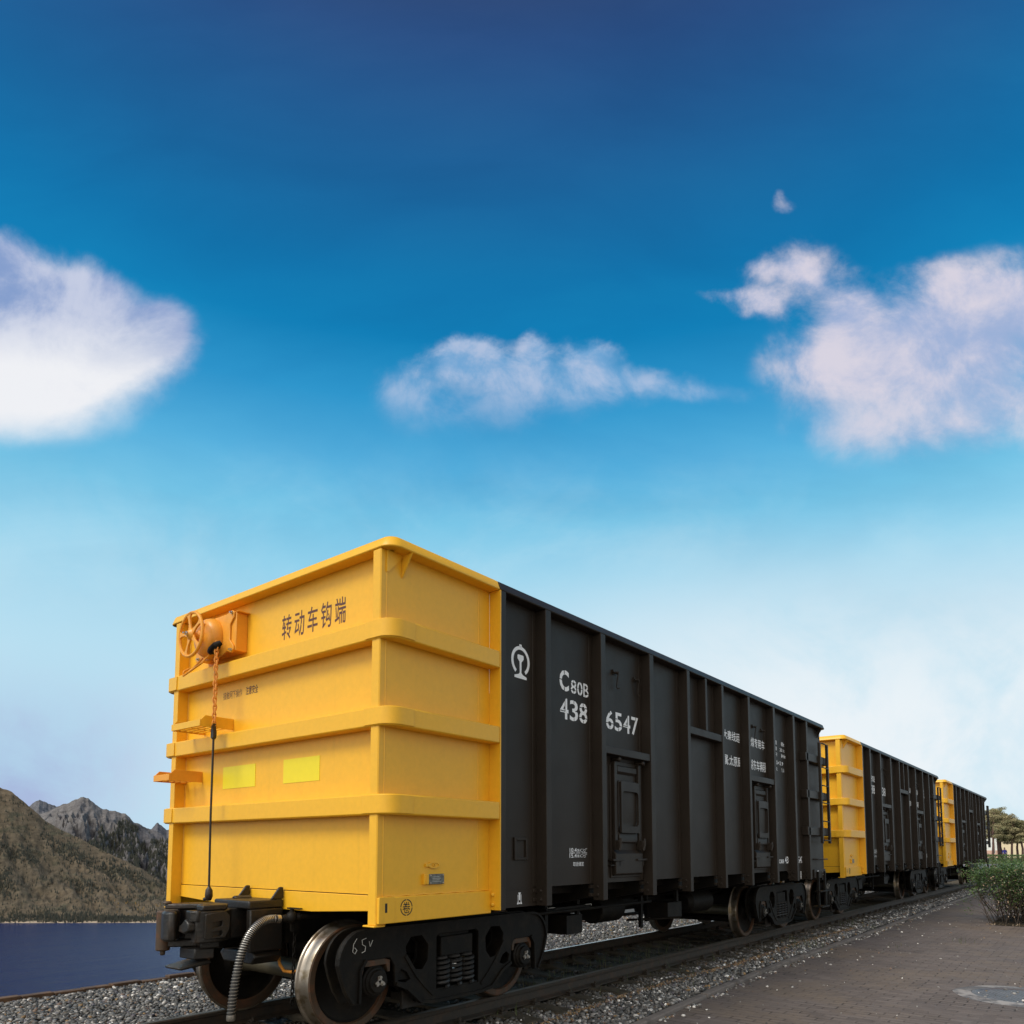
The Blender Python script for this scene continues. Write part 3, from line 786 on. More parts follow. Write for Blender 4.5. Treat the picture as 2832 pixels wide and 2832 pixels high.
def build_hose(root, T):
    f = lambda: MB(T)
    P0 = [Vector(p) for p in ((.38, -.02, .956), (.375, -.10, .962), (.370, -.17, .945), (.366, -.235, .900), (.362, -.285, .835), (.360, -.325, .745), (.358, -.355, .63), (.358, -.378, .50), (.356, -.395, .36), (.355, -.402, .235))]
    def cr(t):
        n = len(P0)-1; i = min(int(t*n), n-1); u = t*n-i
        a, b_, c, d = P0[max(i-1, 0)], P0[i], P0[i+1], P0[min(i+2, n)]
        return .5*((2*b_)+(c-a)*u+(2*a-5*b_+4*c-d)*u*u+(-a+3*b_-3*c+d)*u**3)
    pts = [cr(i/60) for i in range(61)]
    hose = f().tube(pts, .029, 12).build('air_hose', M['rubber'], root)
    q = f(); hp = []
    turns = 46
    for i in range(turns*10+1):
        t = .06+.90*i/(turns*10); p = cr(t); tg = (cr(min(t+.01, 1))-cr(max(t-.01, 0))).normalized()
        n1 = tg.cross(Vector((1, 0, 0))).normalized(); n2 = tg.cross(n1)
        a = 2*math.pi*i/10
        hp.append(p+(n1*math.cos(a)+n2*math.sin(a))*.0305)
    q.tube(hp, .0036, 5)
    q.build('hose_wire', M['wire'], hose)
    f().tube([cr(.0), cr(.05)], .034, 12).build('hose_clamp', M['steel'], hose)
    f().tube([cr(.955), cr(.985), cr(1.0)], [.034, .034, .030], 12).build('hose_clamp', M['steel'], hose)
    q = f()
    q.tube([(.385, .0, .956), (.40, .06, .958), (.44, .13, .97)], [.030, .036, .032], 12); q.ball((.41, .07, .965), .05, 12, 8)
    q.tube([(.41, .07, .96), (.41, .07, 1.035)], .018, 10); q.box(.36, .53, .055, .085, 1.030, 1.042); q.tube([(.44, .13, .97), (.47, .30, .97)], .022, 10)
    q.build('angle_cock', M['iron'], root, .003)
    q = f()
    q.tube([(.12, .16, .80), (.12, .15, .66), (.145, .15, .565), (.21, .15, .515), (.30, .16, .515), (.40, .20, .535), (.46, .24, .55)], .013, 8)
    q.tube([(.50, .42, .73), (.50, .42, .64)], .014, 8)
    q.build('orange_air_pipe', M['orange_worn'], root)
    q = f()
    for i in range(13):
        z = .83-.045*i; lp = [(.012*math.cos(R(a)), .028*math.sin(R(a))) for a in range(0, 360, 36)]
        x0 = .385-.0015*i
        q.tube([(x0+u, .12, z+v) if i % 2 else (x0, .12+u, z+v) for u, v in lp], .0055, 5, closed=True)
    q.box(.36, .41, .09, .14, .85, .96)
    q.build('safety_chain', M['iron'], root)


def side_frame(root, s, yc):
    X = lambda v: Vector((v.x*s, v.y+yc, v.z))
    half = [(1.04, .905)] + arc(1.05, .665, .238, 80, 0, 7) + [(1.262, .57), (1.215, .45), (1.150, .355), (1.085, .350), (1.072, .60), (1.03, .665), (.78, .665), (.735, .60), (.725, .45), (.60, .40), (.44, .27), (.32, .245)]
    outl = half + [(-a, c) for a, c in half[::-1]]
    tri = [(.36, .72), (.44, .805), (.56, .800), (.615, .73), (.60, .65), (.50, .54), (.43, .53), (.37, .60)]
    small = [(.66, .56), (.70, .53), (.69, .47), (.62, .45), (.56, .47), (.60, .53)]
    cen = [(-.265, .335), (.265, .335), (.265, .78), (.23, .80), (-.23, .80), (-.265, .78)]
    loops = [outl, tri, [(-a, c) for a, c in tri], small, [(-a, c) for a, c in small], cen]
    q = MB(X)
    q.plate(loops, .026, lambda u, v, k: (GX-.016+k, u, v), .004)
    q.plate(loops, .026, lambda u, v, k: (GX-.155+k, u, v), .004)
    inn = [(1.02, .855)] + arc(1.03, .675, .175, 80, 0, 6) + [(1.165, .57), (1.115, .50), (1.095, .62), (1.04, .69), (.77, .69), (.71, .61), (.70, .475), (.60, .43), (.44, .30), (.32, .275)]
    grow = lambda L, k: [(sum(p[0] for p in L)/len(L)+(a-sum(p[0] for p in L)/len(L))*k, sum(p[1] for p in L)/len(L)+(c-sum(p[1] for p in L)/len(L))*k) for a, c in L]
    core = [inn + [(-a, c) for a, c in inn[::-1]]] + [grow(L, 1.08) for L in loops[1:]]
    q.plate(core, .12, lambda u, v, k: (GX-.090+k, u, v))
    # outstanding flanges along the top, hooks and diagonals
    def strip(line, wid, d=.05):
        for (a, c), (a2, c2) in zip(line[:-1], line[1:]):
            t = Vector((a2-a, c2-c)); nrm = Vector((-t.y, t.x)).normalized()*wid*.5
            q.prism([(a+nrm.x, c+nrm.y), (a2+nrm.x, c2+nrm.y), (a2-nrm.x, c2-nrm.y), (a-nrm.x, c-nrm.y)], 0, GX-.035, GX-.035+d)
    for g in (1, -1):
        strip([(g*a, c) for a, c in [(0, .893), (1.04, .893)]+[(a-.010, c-.008) for a, c in half[2:9]]+[(1.25, .57), (1.203, .455), (1.14, .365)]], .022)
        strip([(g*1.088, .36), (g*1.082, .60), (g*1.03, .672)], .022)
        strip([(g*.62, .66), (g*.50, .50), (g*.40, .40), (g*.30, .315)], .030, .042)
        strip([(g*.72, .455), (g*.60, .405), (g*.44, .275), (g*.30, .255), (0, .255)], .026)
    q.cur = 0
    fr = q.build('side_frame', M['iron'], root, 0)
    for g in (1, -1):
        y = g*.915
        q = MB(X)
        q.lathe([(.118, .90), (.122, .95), (.122, 1.075), (.108, 1.085), (.105, 1.098), (.088, 1.102), (.084, 1.125), (.02, 1.128)], (0, y, RZ), 'x', 24)
        q.build('bearing_cap', M['iron'], fr, .003)
        q = MB(X)
        for k in range(3): q.prism([(y+.045*math.cos(R(90+120*k+d))*rr, RZ+.045*math.sin(R(90+120*k+d))*rr) for d, rr in ((-22, 1), (22, 1), (60, .45), (-60, .45))], 0, 1.128, 1.136)
        for k in range(3): q.lathe([(.013, 0), (.013, .012)], (1.136, y+.034*math.cos(R(90+120*k)), RZ+.034*math.sin(R(90+120*k))), 'x', 6)
        q.build('cap_bolt', M['steel'], fr)
        q = MB(X).prism([(y-.15, .555), (y-.15, .645), (y-.09, .663), (y+.09, .663), (y+.15, .645), (y+.15, .555), (y+.125, .555), (y+.11, .615), (y-.11, .615), (y-.125, .555)], 0, .95, 1.08)
        q.build('bearing_adapter', M['rustrim'], fr, .004)
    for k in (-1, 0, 1):
        for xx in ((1.045,) if k else (1.045, .93)):
            n = 6*14; pts = [(xx+.062*math.cos(2*math.pi*i/14), k*.155+.062*math.sin(2*math.pi*i/14), .355+.245*i/n) for i in range(n+1)]
            MB(X).tube(pts, .0155, 7).build('spring', M['rubber'], fr)
    q = MB(X).box(.90, GX-.01, -.262, .262, .315, .352)
    q.box(.60, 1.085, -.20, .20, .605, .77)
    q.build('spring_seat', M['iron'], fr, .008)
    # end of the brake beam
    for g in (-1, 1):
        q = MB(X)
        o = [(g*.33, .225), (g*.57, .225), (g*.57, .37), (g*.47, .375), (g*.39, .34), (g*.335, .27)]
        h = [(g*.43+.028*math.cos(R(a)), .292+.028*math.sin(R(a))) for a in range(0, 360, 30)]
        q.plate([o, h], .03, lambda u, v, k: (1.0+k, u, v), .003)
        q.box(.80, .985, min(g*.40, g*.50), max(g*.40, g*.50), .27, .33)
        q.build('brake_beam_end', M['cast'], fr)
    return fr


def build_bogie(root, yc):
    for s in (1, -1):
        fr = side_frame(root, s, yc)
        if s > 0 and yc < 4:
            q = MB(); x = GX+.003
            for line in ([(.155, .84), (.125, .80), (.118, .745), (.14, .73), (.158, .755), (.135, .775)], [(.245, .835), (.205, .825), (.21, .79), (.24, .775), (.235, .74), (.205, .73)], [(.275, .81), (.285, .77), (.31, .815)]):
                q.tube([(x, a, c) for a, c in line], .0028, 5)
            q.build('chalk_mark', M['chalk'], fr)
    for g in (-1, 1):
        y = yc+g*.915
        MB().lathe([(.075, -1.05), (.075, -.95), (.095, -.94), (.098, -.66), (.085, -.60), (.085, .60), (.098, .66), (.095, .94), (.075, .95), (.075, 1.05)], (0, y, RZ), 'x', 24).build('axle', M['axle'], root)
        for s in (1, -1):
            T = (lambda v, s=s, y=y: Vector((v.x*s, v.y+y, v.z+RZ)))
            prof = [(.086, .835), (.128, .835), (.138, .822), (.150, .795), (.185, .775), (.26, .768), (.33, .772), (.348, .785), (.354, .808), (.358, .8115), (.402, .8115), (.412, .804), (.4165, .790), (.419, .755), (.422, .722), (.428, .709), (.444, .701), (.448, .692), (.444, .681), (.430, .677), (.36, .677), (.35, .688), (.335, .725), (.26, .742), (.185, .738), (.145, .70), (.138, .665), (.086, .660)]
            mats = [0]*len(prof)
            for i, (r, h) in enumerate(prof):
                if i in (7, 8, 9, 10): mats[i] = 2
                if 11 <= i <= 18: mats[i] = 1
                if i in (19, 20): mats[i] = 2
            MB(T).lathe(prof, (0, 0, 0), 'x', 72, mats).build('wheel', [M['iron'], M['tread'], M['rustrim']], root, smooth=30)
    q = MB()
    q.box(-1.05, 1.05, yc-.19, yc+.19, .64, .80); q.lathe([(.24, 0), (.24, .07)], (0, yc, .80), 'z', 20)
    for g in (-1, 1): q.tube([(-1.0, yc+g*.42, .30), (1.0, yc+g*.42, .30)], .045, 8); q.tube([(-.95, yc+g*.42, .33), (0, yc+g*.20, .40), (.95, yc+g*.42, .33)], .03, 8)
    q.box(-.05, .05, yc-.8, yc+.8, .42, .48)
    for g in (-1, 1): q.box(-.60, .60, yc+g*.50-.02, yc+g*.50+.02, .46, .82)  # dark cross plates added to block the bright view to the far springs
    q.build('bolster', M['iron'], root, .01)


def build_underframe(root):
    q = MB()
    q.box(-.24, .24, .14, LW-.14, .74, 1.10)
    for y0, y1 in [(1.26, 1.46)] + RIBS[:] + [(LW-1.45, LW-1.25)]:
        ym = (y0+y1)/2
        q.prism([(-1.44, 1.165), (-1.44, 1.03), (-.24, .80), (.24, .80), (1.44, 1.03), (1.44, 1.165)], 1, ym-.06, ym+.06)
    q.box(-1.455, 1.455, .12, LW-.12, 1.168, 1.20)
    for s in (-1, 1): q.box(s*1.20-.04, s*1.20+.04, .3, LW-.3, 1.07, 1.165)
    q.build('underframe', M['iron'], root)
    q = MB()
    q.tube([(.58, 4.2, .78), (.58, 4.75, .78)], .17, 20); q.lathe([(.10, 0), (.06, .10), (.025, .12), (.02, .5)], (.58, 4.75, .78), 'y', 12)
    q.build('brake_cylinder', M['iron'], root, .01)
    for x, ys_, r_ in ((-.62, (6.15, 6.25, 7.35, 7.45), .19), (.55, (6.75, 6.82, 7.50, 7.57), .17)):
        q = MB().tube([(x, y, .73) for y in ys_], [r_*.62, r_, r_, r_*.62], 20)
        for y in (ys_[1]+.12, ys_[2]-.12): q.box(x-.04, x+.04, y-.02, y+.02, .80, 1.1)
        q.build('air_reservoir', M['iron'], root)
    q = MB()
    q.tube([(.36, .3, .97), (.36, 1.6, .90), (.40, 3.0, .76), (.40, 7.9, .76), (.36, 9.4, .90), (.36, LW-.3, .97)], .022, 8)
    q.tube([(-.05, 2.4, .58), (.2, 4.0, .62), (.3, 5.9, .62), (.1, 8.2, .58)], .018, 8)
    q.tube([(1.02, 2.5, .86), (1.02, 4.9, .86)], .016, 8)
    for y, z0, z1, x in ((2.75, .66, 1.1, .95), (2.95, .60, 1.05, .62), (3.45, .62, 1.05, .88), (4.95, .52, 1.0, .85), (5.45, .55, 1.0, .66), (5.75, .62, 1.0, .95)): q.box(x-.02, x+.02, y-.025, y+.025, z0, z1)
    q.box(.55, 1.0, 2.70, 3.55, .86, .90); q.box(.60, .98, 3.1, 3.4, .60, .80)
    q.box(.75, 1.05, 5.3, 5.7, .62, .82); q.tube([(.62, 5.0, .60), (1.2, 5.35, .64)], .016, 6)
    q.build('brake_rigging', M['iron'], root)
    for y in (2.80, 3.50): MB().box(.98, 1.0, y-.05, y+.06, .885, .905).build('rigging_tab', M['chalk'], root)


def build_far_fittings(root):
    """ladder, grab iron and stirrup at the far corner"""
    X = 1.62
    q = MB()
    for y in (10.15, 10.60): q.box(X-.03, X+.012, y-.028, y+.028, 1.617, 3.405)
    lad = q.build('ladder', M['black'], root, .004)
    for z in (3.385, 2.955, 2.630, 2.320, 1.995, 1.660):
        MB().tube([(X, 10.15, z+.01), (X+.02, 10.22, z+.012), (X+.02, 10.53, z+.004), (X, 10.60, z)], .0105, 8).build('rung', M['black'], lad)
    q = MB()
    for z0, z1 in BANDS: q.box(1.594, X-.0305, 10.125, 10.62, z0+.02, z1-.02)
    q.build('ladder_bracket', M['black'], lad, .003)
    MB().tube([(1.476, 10.02, 1.34), (1.55, 10.03, 1.34), (1.55, 10.62, 1.335), (1.476, 10.63, 1.335)], .0105, 8).build('grab_iron', M['black'], root)
    q = MB()
    for y in (10.16, 10.54): q.box(1.50, 1.535, y-.025, y+.025, .50, 1.12)
    q.box(1.40, 1.58, 10.135, 10.565, .49, .515); q.box(1.44, 1.56, 10.135, 10.565, .76, .78)
    q.build('stirrup_step', M['iron'], root, .004)
    q = MB(); P = PX+.002
    yc, zc = 10.22, 1.09
    q2 = MB().box(1.4735, 1.50, 10.02, 10.66, 1.006, 1.16).build('step_plate', M['black'], root, .004)
    P = 1.5008
    q.plate([[(yc+.05*math.cos(R(a)), zc+.055*math.sin(R(a))) for a in range(0, 360, 15)], [(yc+.042*math.cos(R(a)), zc+.047*math.sin(R(a))) for a in range(0, 360, 15)]], .0008, lambda u, v, k: (P+k, u, v))
    letter(q, '卷', 'side', P, yc-.03, yc+.03, zc-.035, zc+.035, .012)
    q.build('winch_mark', [M['white'], M['black']], root, smooth=0)
    q = MB(); letter(q, '2', 'side', P, 10.50, 10.54, 1.05, 1.12, .03)
    q.build('end_figure', [M['white'], M['black']], root, smooth=0)


def make_wagon():
    root = empty('coal_wagon')
    build_end(root, M['yellow'], None, 1.2365)
    build_end(root, M['black'], flipT, 1.253)
    for s in (1, -1): build_side(root, s)
    build_underframe(root)
    build_bogie(root, 1.275); build_bogie(root, 9.50)
    build_coupler(root, None)
    build_coupler(root, lambda v: Vector((-v.x, LW-v.y, v.z)))
    build_hose(root, None)
    build_end_fittings(root)
    build_far_fittings(root)
    return root


def children(o): return [c for c in bpy.data.objects if c.parent == o]


def copy_tree(o, parent=None, skip=()):
    c = o.copy(); COL.objects.link(c); c.parent = parent
    for ch in children(o):
        if ch.name.split('.')[0] in skip: continue
        copy_tree(ch, c)
    return c


WAG = make_wagon()
tag(WAG, 'nearest coal wagon, yellow end with orange brake wheel and two lime panels facing the camera', 'rail wagon', 'coal wagons coupled in a row')
w2 = copy_tree(WAG, skip=('number_figures',))
w2.location = (0, 12.02, 0)
w3 = copy_tree(w2, skip=('chalk_mark',))
w3.location = (0, 24.04, 0)
build_lettering(WAG, ('438', '6547'))
build_lettering(w2, ('438', '6538'))
build_lettering(w3, ('438', '6538'))
tag(w2, 'middle coal wagon, yellow end close behind the ladder of the big nearest wagon', 'rail wagon', 'coal wagons coupled in a row')
tag(w3, 'last and smallest coal wagon, its far corner ladder standing against the pine trees', 'rail wagon', 'coal wagons coupled in a row')

# ------------------------------------------------------------------ ground, path, ballast, lake
def node_mat(name):
    m = bpy.data.materials.new(name); m.use_nodes = True
    return m, NB(m.node_tree), m.node_tree.nodes['Principled BSDF']


m, q, p = node_mat('block_paving')
tc = q.n('ShaderNodeTexCoord').outputs['Object']
wn = q.noise(tc, 1.3, 3).outputs[1]
wv = q.n('ShaderNodeVectorMath', operation='MULTIPLY_ADD'); q.link(wn, wv.inputs[0]); wv.inputs[1].default_value = (.075, .06, 0); q.link(tc, wv.inputs[2])
br = q.n('ShaderNodeTexBrick'); q.link(wv.outputs[0], br.inputs['Vector'])
br.inputs['Scale'].default_value = 1.0; br.inputs['Brick Width'].default_value = 0.235; br.inputs['Row Height'].default_value = 0.115
br.inputs['Mortar Size'].default_value = 0.010; br.inputs['Mortar Smooth'].default_value = 1.0
br.inputs['Color1'].default_value = (.108, .091, .084, 1); br.inputs['Color2'].default_value = (.150, .128, .118, 1); br.inputs['Mortar'].default_value = (.118, .100, .091, 1)
br.inputs['Mortar Size'].default_value = 0.014
c = q.mix(q.m('MULTIPLY', q.sstep(q.noise(tc, .55, 6, .65).outputs[0], .46, .62), .7), br.outputs[0], (.160, .128, .098))
wear = q.sstep(q.noise(tc, 6, 8, .7).outputs[0], .45, .62)
c = q.mix(q.m('MULTIPLY', wear, .45), c, (.126, .107, .097))
c = q.mix(q.m('MULTIPLY', q.sstep(q.noise(tc, 30, 6, .7).outputs[0], .62, .78), .5), c, (.24, .21, .19))
c = q.mix(q.m('MULTIPLY', q.sstep(q.noise(tc, 2.1, 5, .6).outputs[0], .55, .72), .6), c, (.066, .056, .053))
jd = q.m('MULTIPLY', br.outputs[1], q.sstep(q.noise(tc, 3.2, 6, .7).outputs[0], .38, .62))
c = q.mix(1.0, c, (1.22, 1.18, 1.14), 'MULTIPLY')
c = q.mix(q.m('MULTIPLY', jd, .85), c, (.040, .033, .029))
q.link(c, p.inputs['Base Color'])
q.link(q.m('ADD', .58, q.m('MULTIPLY', q.noise(tc, 2.0, 5).outputs[0], .4)), p.inputs['Roughness'])
p.inputs['Specular IOR Level'].default_value = .35
h = q.m('ADD', q.m('MULTIPLY', jd, -1.0), q.m('ADD', q.m('MULTIPLY', q.noise(tc, 45, 6, .7).outputs[0], .5), q.m('MULTIPLY', q.noise(tc, 5, 4, .6).outputs[0], 1.4)))
bn = q.n('ShaderNodeBump'); bn.inputs['Strength'].default_value = .8; bn.inputs['Distance'].default_value = .012; q.link(h, bn.inputs['Height']); q.link(bn.outputs[0], p.inputs['Normal'])
M['paving'] = m

m, q, p = node_mat('ballast_bed')
tc = q.n('ShaderNodeTexCoord').outputs['Object']
vo = q.n('ShaderNodeTexVoronoi'); vo.inputs['Scale'].default_value = 26; q.link(tc, vo.inputs['Vector'])
sh = q.n('ShaderNodeSeparateColor'); q.link(vo.outputs[1], sh.inputs[0])
c = q.ramp(sh.outputs[0], [(0, (.045, .042, .038)), (.4, (.10, .095, .085)), (.75, (.17, .16, .145)), (1, (.34, .32, .29))])
c = q.mix(q.m('MULTIPLY', q.sstep(vo.outputs[0], .2, .75), .8), c, (.022, .019, .016))
q.link(c, p.inputs['Base Color']); p.inputs['Roughness'].default_value = .8
bn = q.n('ShaderNodeBump'); bn.invert = True; bn.inputs['Strength'].default_value = 1; bn.inputs['Distance'].default_value = .03; q.link(vo.outputs[0], bn.inputs['Height']); q.link(bn.outputs[0], p.inputs['Normal'])
M['ballast'] = m

M['soil'] = mat('dark_oily_soil', (.034, .028, .019), .95, spec=.15, c2=(.060, .047, .030), scale=5, bump=.5, bscale=30)
M['earth'] = mat('earth_and_grass', (.09, .085, .05), .95, c2=(.06, .085, .03), scale=.6, bump=.3, bscale=8)
M['lawn'] = mat('lawn', (.07, .10, .03), .95, c2=(.11, .10, .05), scale=.8)
M['asphalt'] = mat('grey_road', (.19, .19, .20), .85, var=.1, scale=.5)
M['bankrock'] = mat('bank_rock', (.10, .09, .07), .9, var=.3, scale=.1)
M['landing'] = mat('dark_landing_slabs', (.085, .078, .068), .85, c2=(.06, .055, .048), scale=.8, bump=.2)
M['edging'] = mat('rusty_brown_edging', (.085, .048, .026), .8, c2=(.15, .085, .045), scale=4, bump=.4, bscale=30)

m, q, p = node_mat('lake_water')
tc = q.n('ShaderNodeTexCoord').outputs['Object']
p.inputs['Base Color'].default_value = (.012, .018, .078, 1); p.inputs['Roughness'].default_value = .2; p.inputs['IOR'].default_value = 1.33
p.inputs['Specular IOR Level'].default_value = .11
mp = q.n('ShaderNodeMapping'); mp.inputs['Rotation'].default_value = (0, 0, R(38)); mp.inputs['Scale'].default_value = (1, .35, 1); q.link(tc, mp.inputs[0])
h = q.m('ADD', q.noise(mp.outputs[0], .16, 6, .62).outputs[0], q.m('MULTIPLY', q.noise(mp.outputs[0], .022, 3).outputs[0], 2.0))
bn = q.n('ShaderNodeBump'); bn.inputs['Strength'].default_value = 1; bn.inputs['Distance'].default_value = 2.6; q.link(h, bn.inputs['Height']); q.link(bn.outputs[0], p.inputs['Normal'])
M['water'] = m


def sheet(name, x0, x1, y0, y1, z, m, kind='structure', div=1):
    o = MB().add([(x0, y0, z), (x1, y0, z), (x1, y1, z), (x0, y1, z)], [(0, 1, 2, 3)]).build(name, m, smooth=0, kind=kind)
    return o


LAKE_Z = -120.0
# land: one sheet, its lake side falling away as a steep bank
edge = [(-4.3, -60), (-4.3, 5.5), (-7.5, 6.2), (-8.5, 60), (-70, 90), (-200, 400), (-300, 3000)]
land = [(x, y, -.30) for x, y in edge] + [(3000, 3000, -.30), (3000, -60, -.30)]
g = MB().add(land, [tuple(range(len(land)))[::-1]])
g.build('ground', M['earth'], smooth=0, kind='structure')
g = MB()
for (x, y), (x2, y2) in zip(edge[:-1], edge[1:]):
    d = Vector((x2-x, y2-y)); nrm = Vector((-d.y, d.x)).normalized()
    g.add([(x, y, -.31), (x2, y2, -.31), (x2+nrm.x*14, y2+nrm.y*14, LAKE_Z-3), (x+nrm.x*14, y+nrm.y*14, LAKE_Z-3)], [(0, 1, 2, 3)])
g.add([(-4.3, -60, -.31), (3000, -60, -.31), (3000, -74, LAKE_Z-3), (-4.3, -74, LAKE_Z-3)], [(0, 1, 2, 3)])
g.build('lake_bank', M['bankrock'], smooth=0, kind='structure')
sheet('lake', -14000, 200, -9000, 14000, LAKE_Z, M['water'])
sheet('landing', -8.0, -3.83, 6.3, 60, -.25, M['landing'])

KERB = [(2.30, -9.0), (2.12, .0), (1.90, 2.9), (1.79, 4.4), (1.68, 6.8), (1.66, 10), (1.64, 14), (1.56, 22), (1.52, 30), (1.50, 70)]


def kx(y):
    for (a, b_), (c_, d) in zip(KERB[:-1], KERB[1:]):
        if y <= d: return a+(c_-a)*(y-b_)/(d-b_)
    return 1.5


ys = list(np.arange(-9, 4, 1.0))+list(np.arange(4, 70, 3.0))
g = MB(); n = len(ys)
vs = [(kx(y)+.05, y, -.20) for y in ys]+[(16, y, -.20) for y in ys]
g.add(vs, [(i, n+i, n+i+1, i+1) for i in range(n-1)])
g.build('path', M['paving'], smooth=0, kind='structure')
# kerb: short lengths of slightly uneven concrete edging
g = MB(); y = -9.0
while y < 66:
    l = .98; j = RNG.normal(0, .006, 4); dz = RNG.normal(0, .005)
    a, b_ = y+.006, y+l-.006
    g.add([(kx(a)-.055+j[0], a, -.32), (kx(a)+.05+j[0], a, -.32), (kx(b_)+.05+j[1], b_, -.32), (kx(b_)-.055+j[1], b_, -.32),
           (kx(a)-.05+j[0], a, -.158+dz), (kx(a)+.045+j[0], a, -.160+dz), (kx(b_)+.045+j[1], b_, -.160+dz), (kx(b_)-.05+j[1], b_, -.158+dz)],
          [(0, 3, 2, 1), (4, 5, 6, 7), (0, 1, 5, 4), (1, 2, 6, 5), (2, 3, 7, 6), (3, 0, 4, 7)])
    y += l
g.build('kerb', M['kerb'], bevel=.012, smooth=0, kind='structure')


def bed(x, y):
    """height of the ballast surface"""
    r = noise.noise((x*2.1, y*2.1, 3))*.012
    if x > 1.15: base = -.105-.055*min(1, (x-1.15)/.5)
    elif x > .80: base = -.095
    elif x > -.70: base = -.125
    elif x > -1.2: base = -.10
    else: base = -.115
    return base+r


xs = [-3.70, -3.2, -2.7, -2.2, -1.7, -1.3, -1.15, -.95, -.80, -.69, -.4, 0, .4, .69, .80, .95, 1.15, 1.3, 1.5, 1.64]
ys = list(np.arange(-9, 20, .4))+list(np.arange(20, 75, 1.5))
g = MB()
vs = []
for yy in ys:
    for x in xs:
        x2 = x if x < 1.6 else kx(yy)-.04
        if 1.3 < x < 1.6: x2 = 1.15+(kx(yy)-1.19)*(x-1.15)/.49
        vs.append((x2, yy, bed(x, yy)-.02))
n = len(xs)
g.add(vs, [(j*n+i, j*n+i+1, (j+1)*n+i+1, (j+1)*n+i) for j in range(len(ys)-1) for i in range(n-1)])
g.build('ballast', M['ballast'], smooth=80, kind='structure')
# darker soil between the rails
g = MB(); xs2 = np.linspace(-.62, .62, 9)
vs = [(x, yy, bed(x, yy)-.006+noise.noise((x*3, yy*3, 9))*.016) for yy in ys for x in xs2]
n = len(xs2)
g.add(vs, [(j*n+i, j*n+i+1, (j+1)*n+i+1, (j+1)*n+i) for j in range(len(ys)-1) for i in range(n-1)])
g.build('soil', M['soil'], smooth=80, kind='structure')

# ------------------------------------------------------------------ rails and sleepers
ZR = .080
def make_rail(x, lab, top):
    prof = [(-.066, ZR-.150), (.066, ZR-.150), (.066, ZR-.138), (.012, ZR-.118), (.009, ZR-.045), (.034, ZR-.034), (.036, ZR-.008), (.030, ZR-.001), (-.030, ZR-.001), (-.036, ZR-.008), (-.034, ZR-.034), (-.009, ZR-.045), (-.012, ZR-.118), (-.066, ZR-.138)]
    r = MB().prism([(x+a, c) for a, c in prof], 1, -12, 72).build('rail', M['railrust'], smooth=30)
    MB().box(x-.028, x+.028, -12, 1.2 if top == M['railtop'] else 30, ZR-.0005, ZR+.001).build('rail_head', M['railtoprust'], r)
    MB().box(x-.024, x+.026, 1.2 if top == M['railtop'] else 30, 72, ZR-.0005, ZR+.001).build('rail_head', top, r)
    return r
tag(make_rail(.750, '', M['railtoprust']), 'dull brown rail on the side of the gravel strip and path, under the nearer wheels', 'rail')
tag(make_rail(-.750, '', M['railtop']), 'rail with the bright worn top, under the wheels on the lake side', 'rail')
proto = None
for i in range(96):
    y = -7.7+i*.58
    if proto is None:
        sl = MB().prism([(-1.28, -.26), (1.28, -.26), (1.25, -.092), (.98, -.0765), (.55, -.0765), (.40, -.105), (-.40, -.105), (-.55, -.0765), (-.98, -.0765), (-1.25, -.092)], 1, -.125, .125).build('sleeper', M['concrete'], bevel=.02, smooth=30)
        for s in (-1, 1):
            for e in (-1, 1):
                xx = s*.75+e*.095
                cl = MB().box(min(xx-.03, xx+.03), max(xx-.03, xx+.03), -.045, .045, -.0765, -.052); cl.tube([(xx, 0, -.055), (xx, 0, -.012)], .014, 6)
                cl.tube([(xx-e*.04, -.02, -.046), (xx, -.02, -.038), (xx+e*.02, -.02, -.05)], .010, 5)
                cl.build('rail_fastening', M['railrust'], sl)
        proto = sl; o = sl
    else: o = copy_tree(proto, skip=() if i < 50 else ('rail_fastening',))
    o.location = (RNG.normal(0, .008), y+RNG.normal(0, .012), RNG.normal(0, .004)); o.rotation_euler = (0, 0, RNG.normal(0, .008))
    tag(o, 'grey concrete sleeper half buried in the ballast under the wagons', 'sleeper', 'sleepers of the track')

# ------------------------------------------------------------------ edging on the lake side
g = MB(); y = -9.0; i = 0
while y < 62:
    l = RNG.uniform(.30, .36)
    j = RNG.normal(0, .006, 2)
    g.box(-3.80+j[0], -3.685+j[0], y+.005, y+l-.005, -.28, -.070+RNG.normal(0, .005)); y += l
tag(g.build('edging_wall', M['edging'], bevel=.008, smooth=0), 'low rusty brown block edging between the gravel and the lake', 'edging')

# ------------------------------------------------------------------ loose stone
def icos():
    t = (1+5**.5)/2
    v = np.array([(-1, t, 0), (1, t, 0), (-1, -t, 0), (1, -t, 0), (0, -1, t), (0, 1, t), (0, -1, -t), (0, 1, -t), (t, 0, -1), (t, 0, 1), (-t, 0, -1), (-t, 0, 1)])
    v /= np.linalg.norm(v[0])
    f = np.array([(0, 11, 5), (0, 5, 1), (0, 1, 7), (0, 7, 10), (0, 10, 11), (1, 5, 9), (5, 11, 4), (11, 10, 2), (10, 7, 6), (7, 1, 8), (3, 9, 4), (3, 4, 2), (3, 2, 6), (3, 6, 8), (3, 8, 9), (4, 9, 5), (2, 4, 11), (6, 2, 10), (8, 6, 7), (9, 8, 1)])
    return v, f


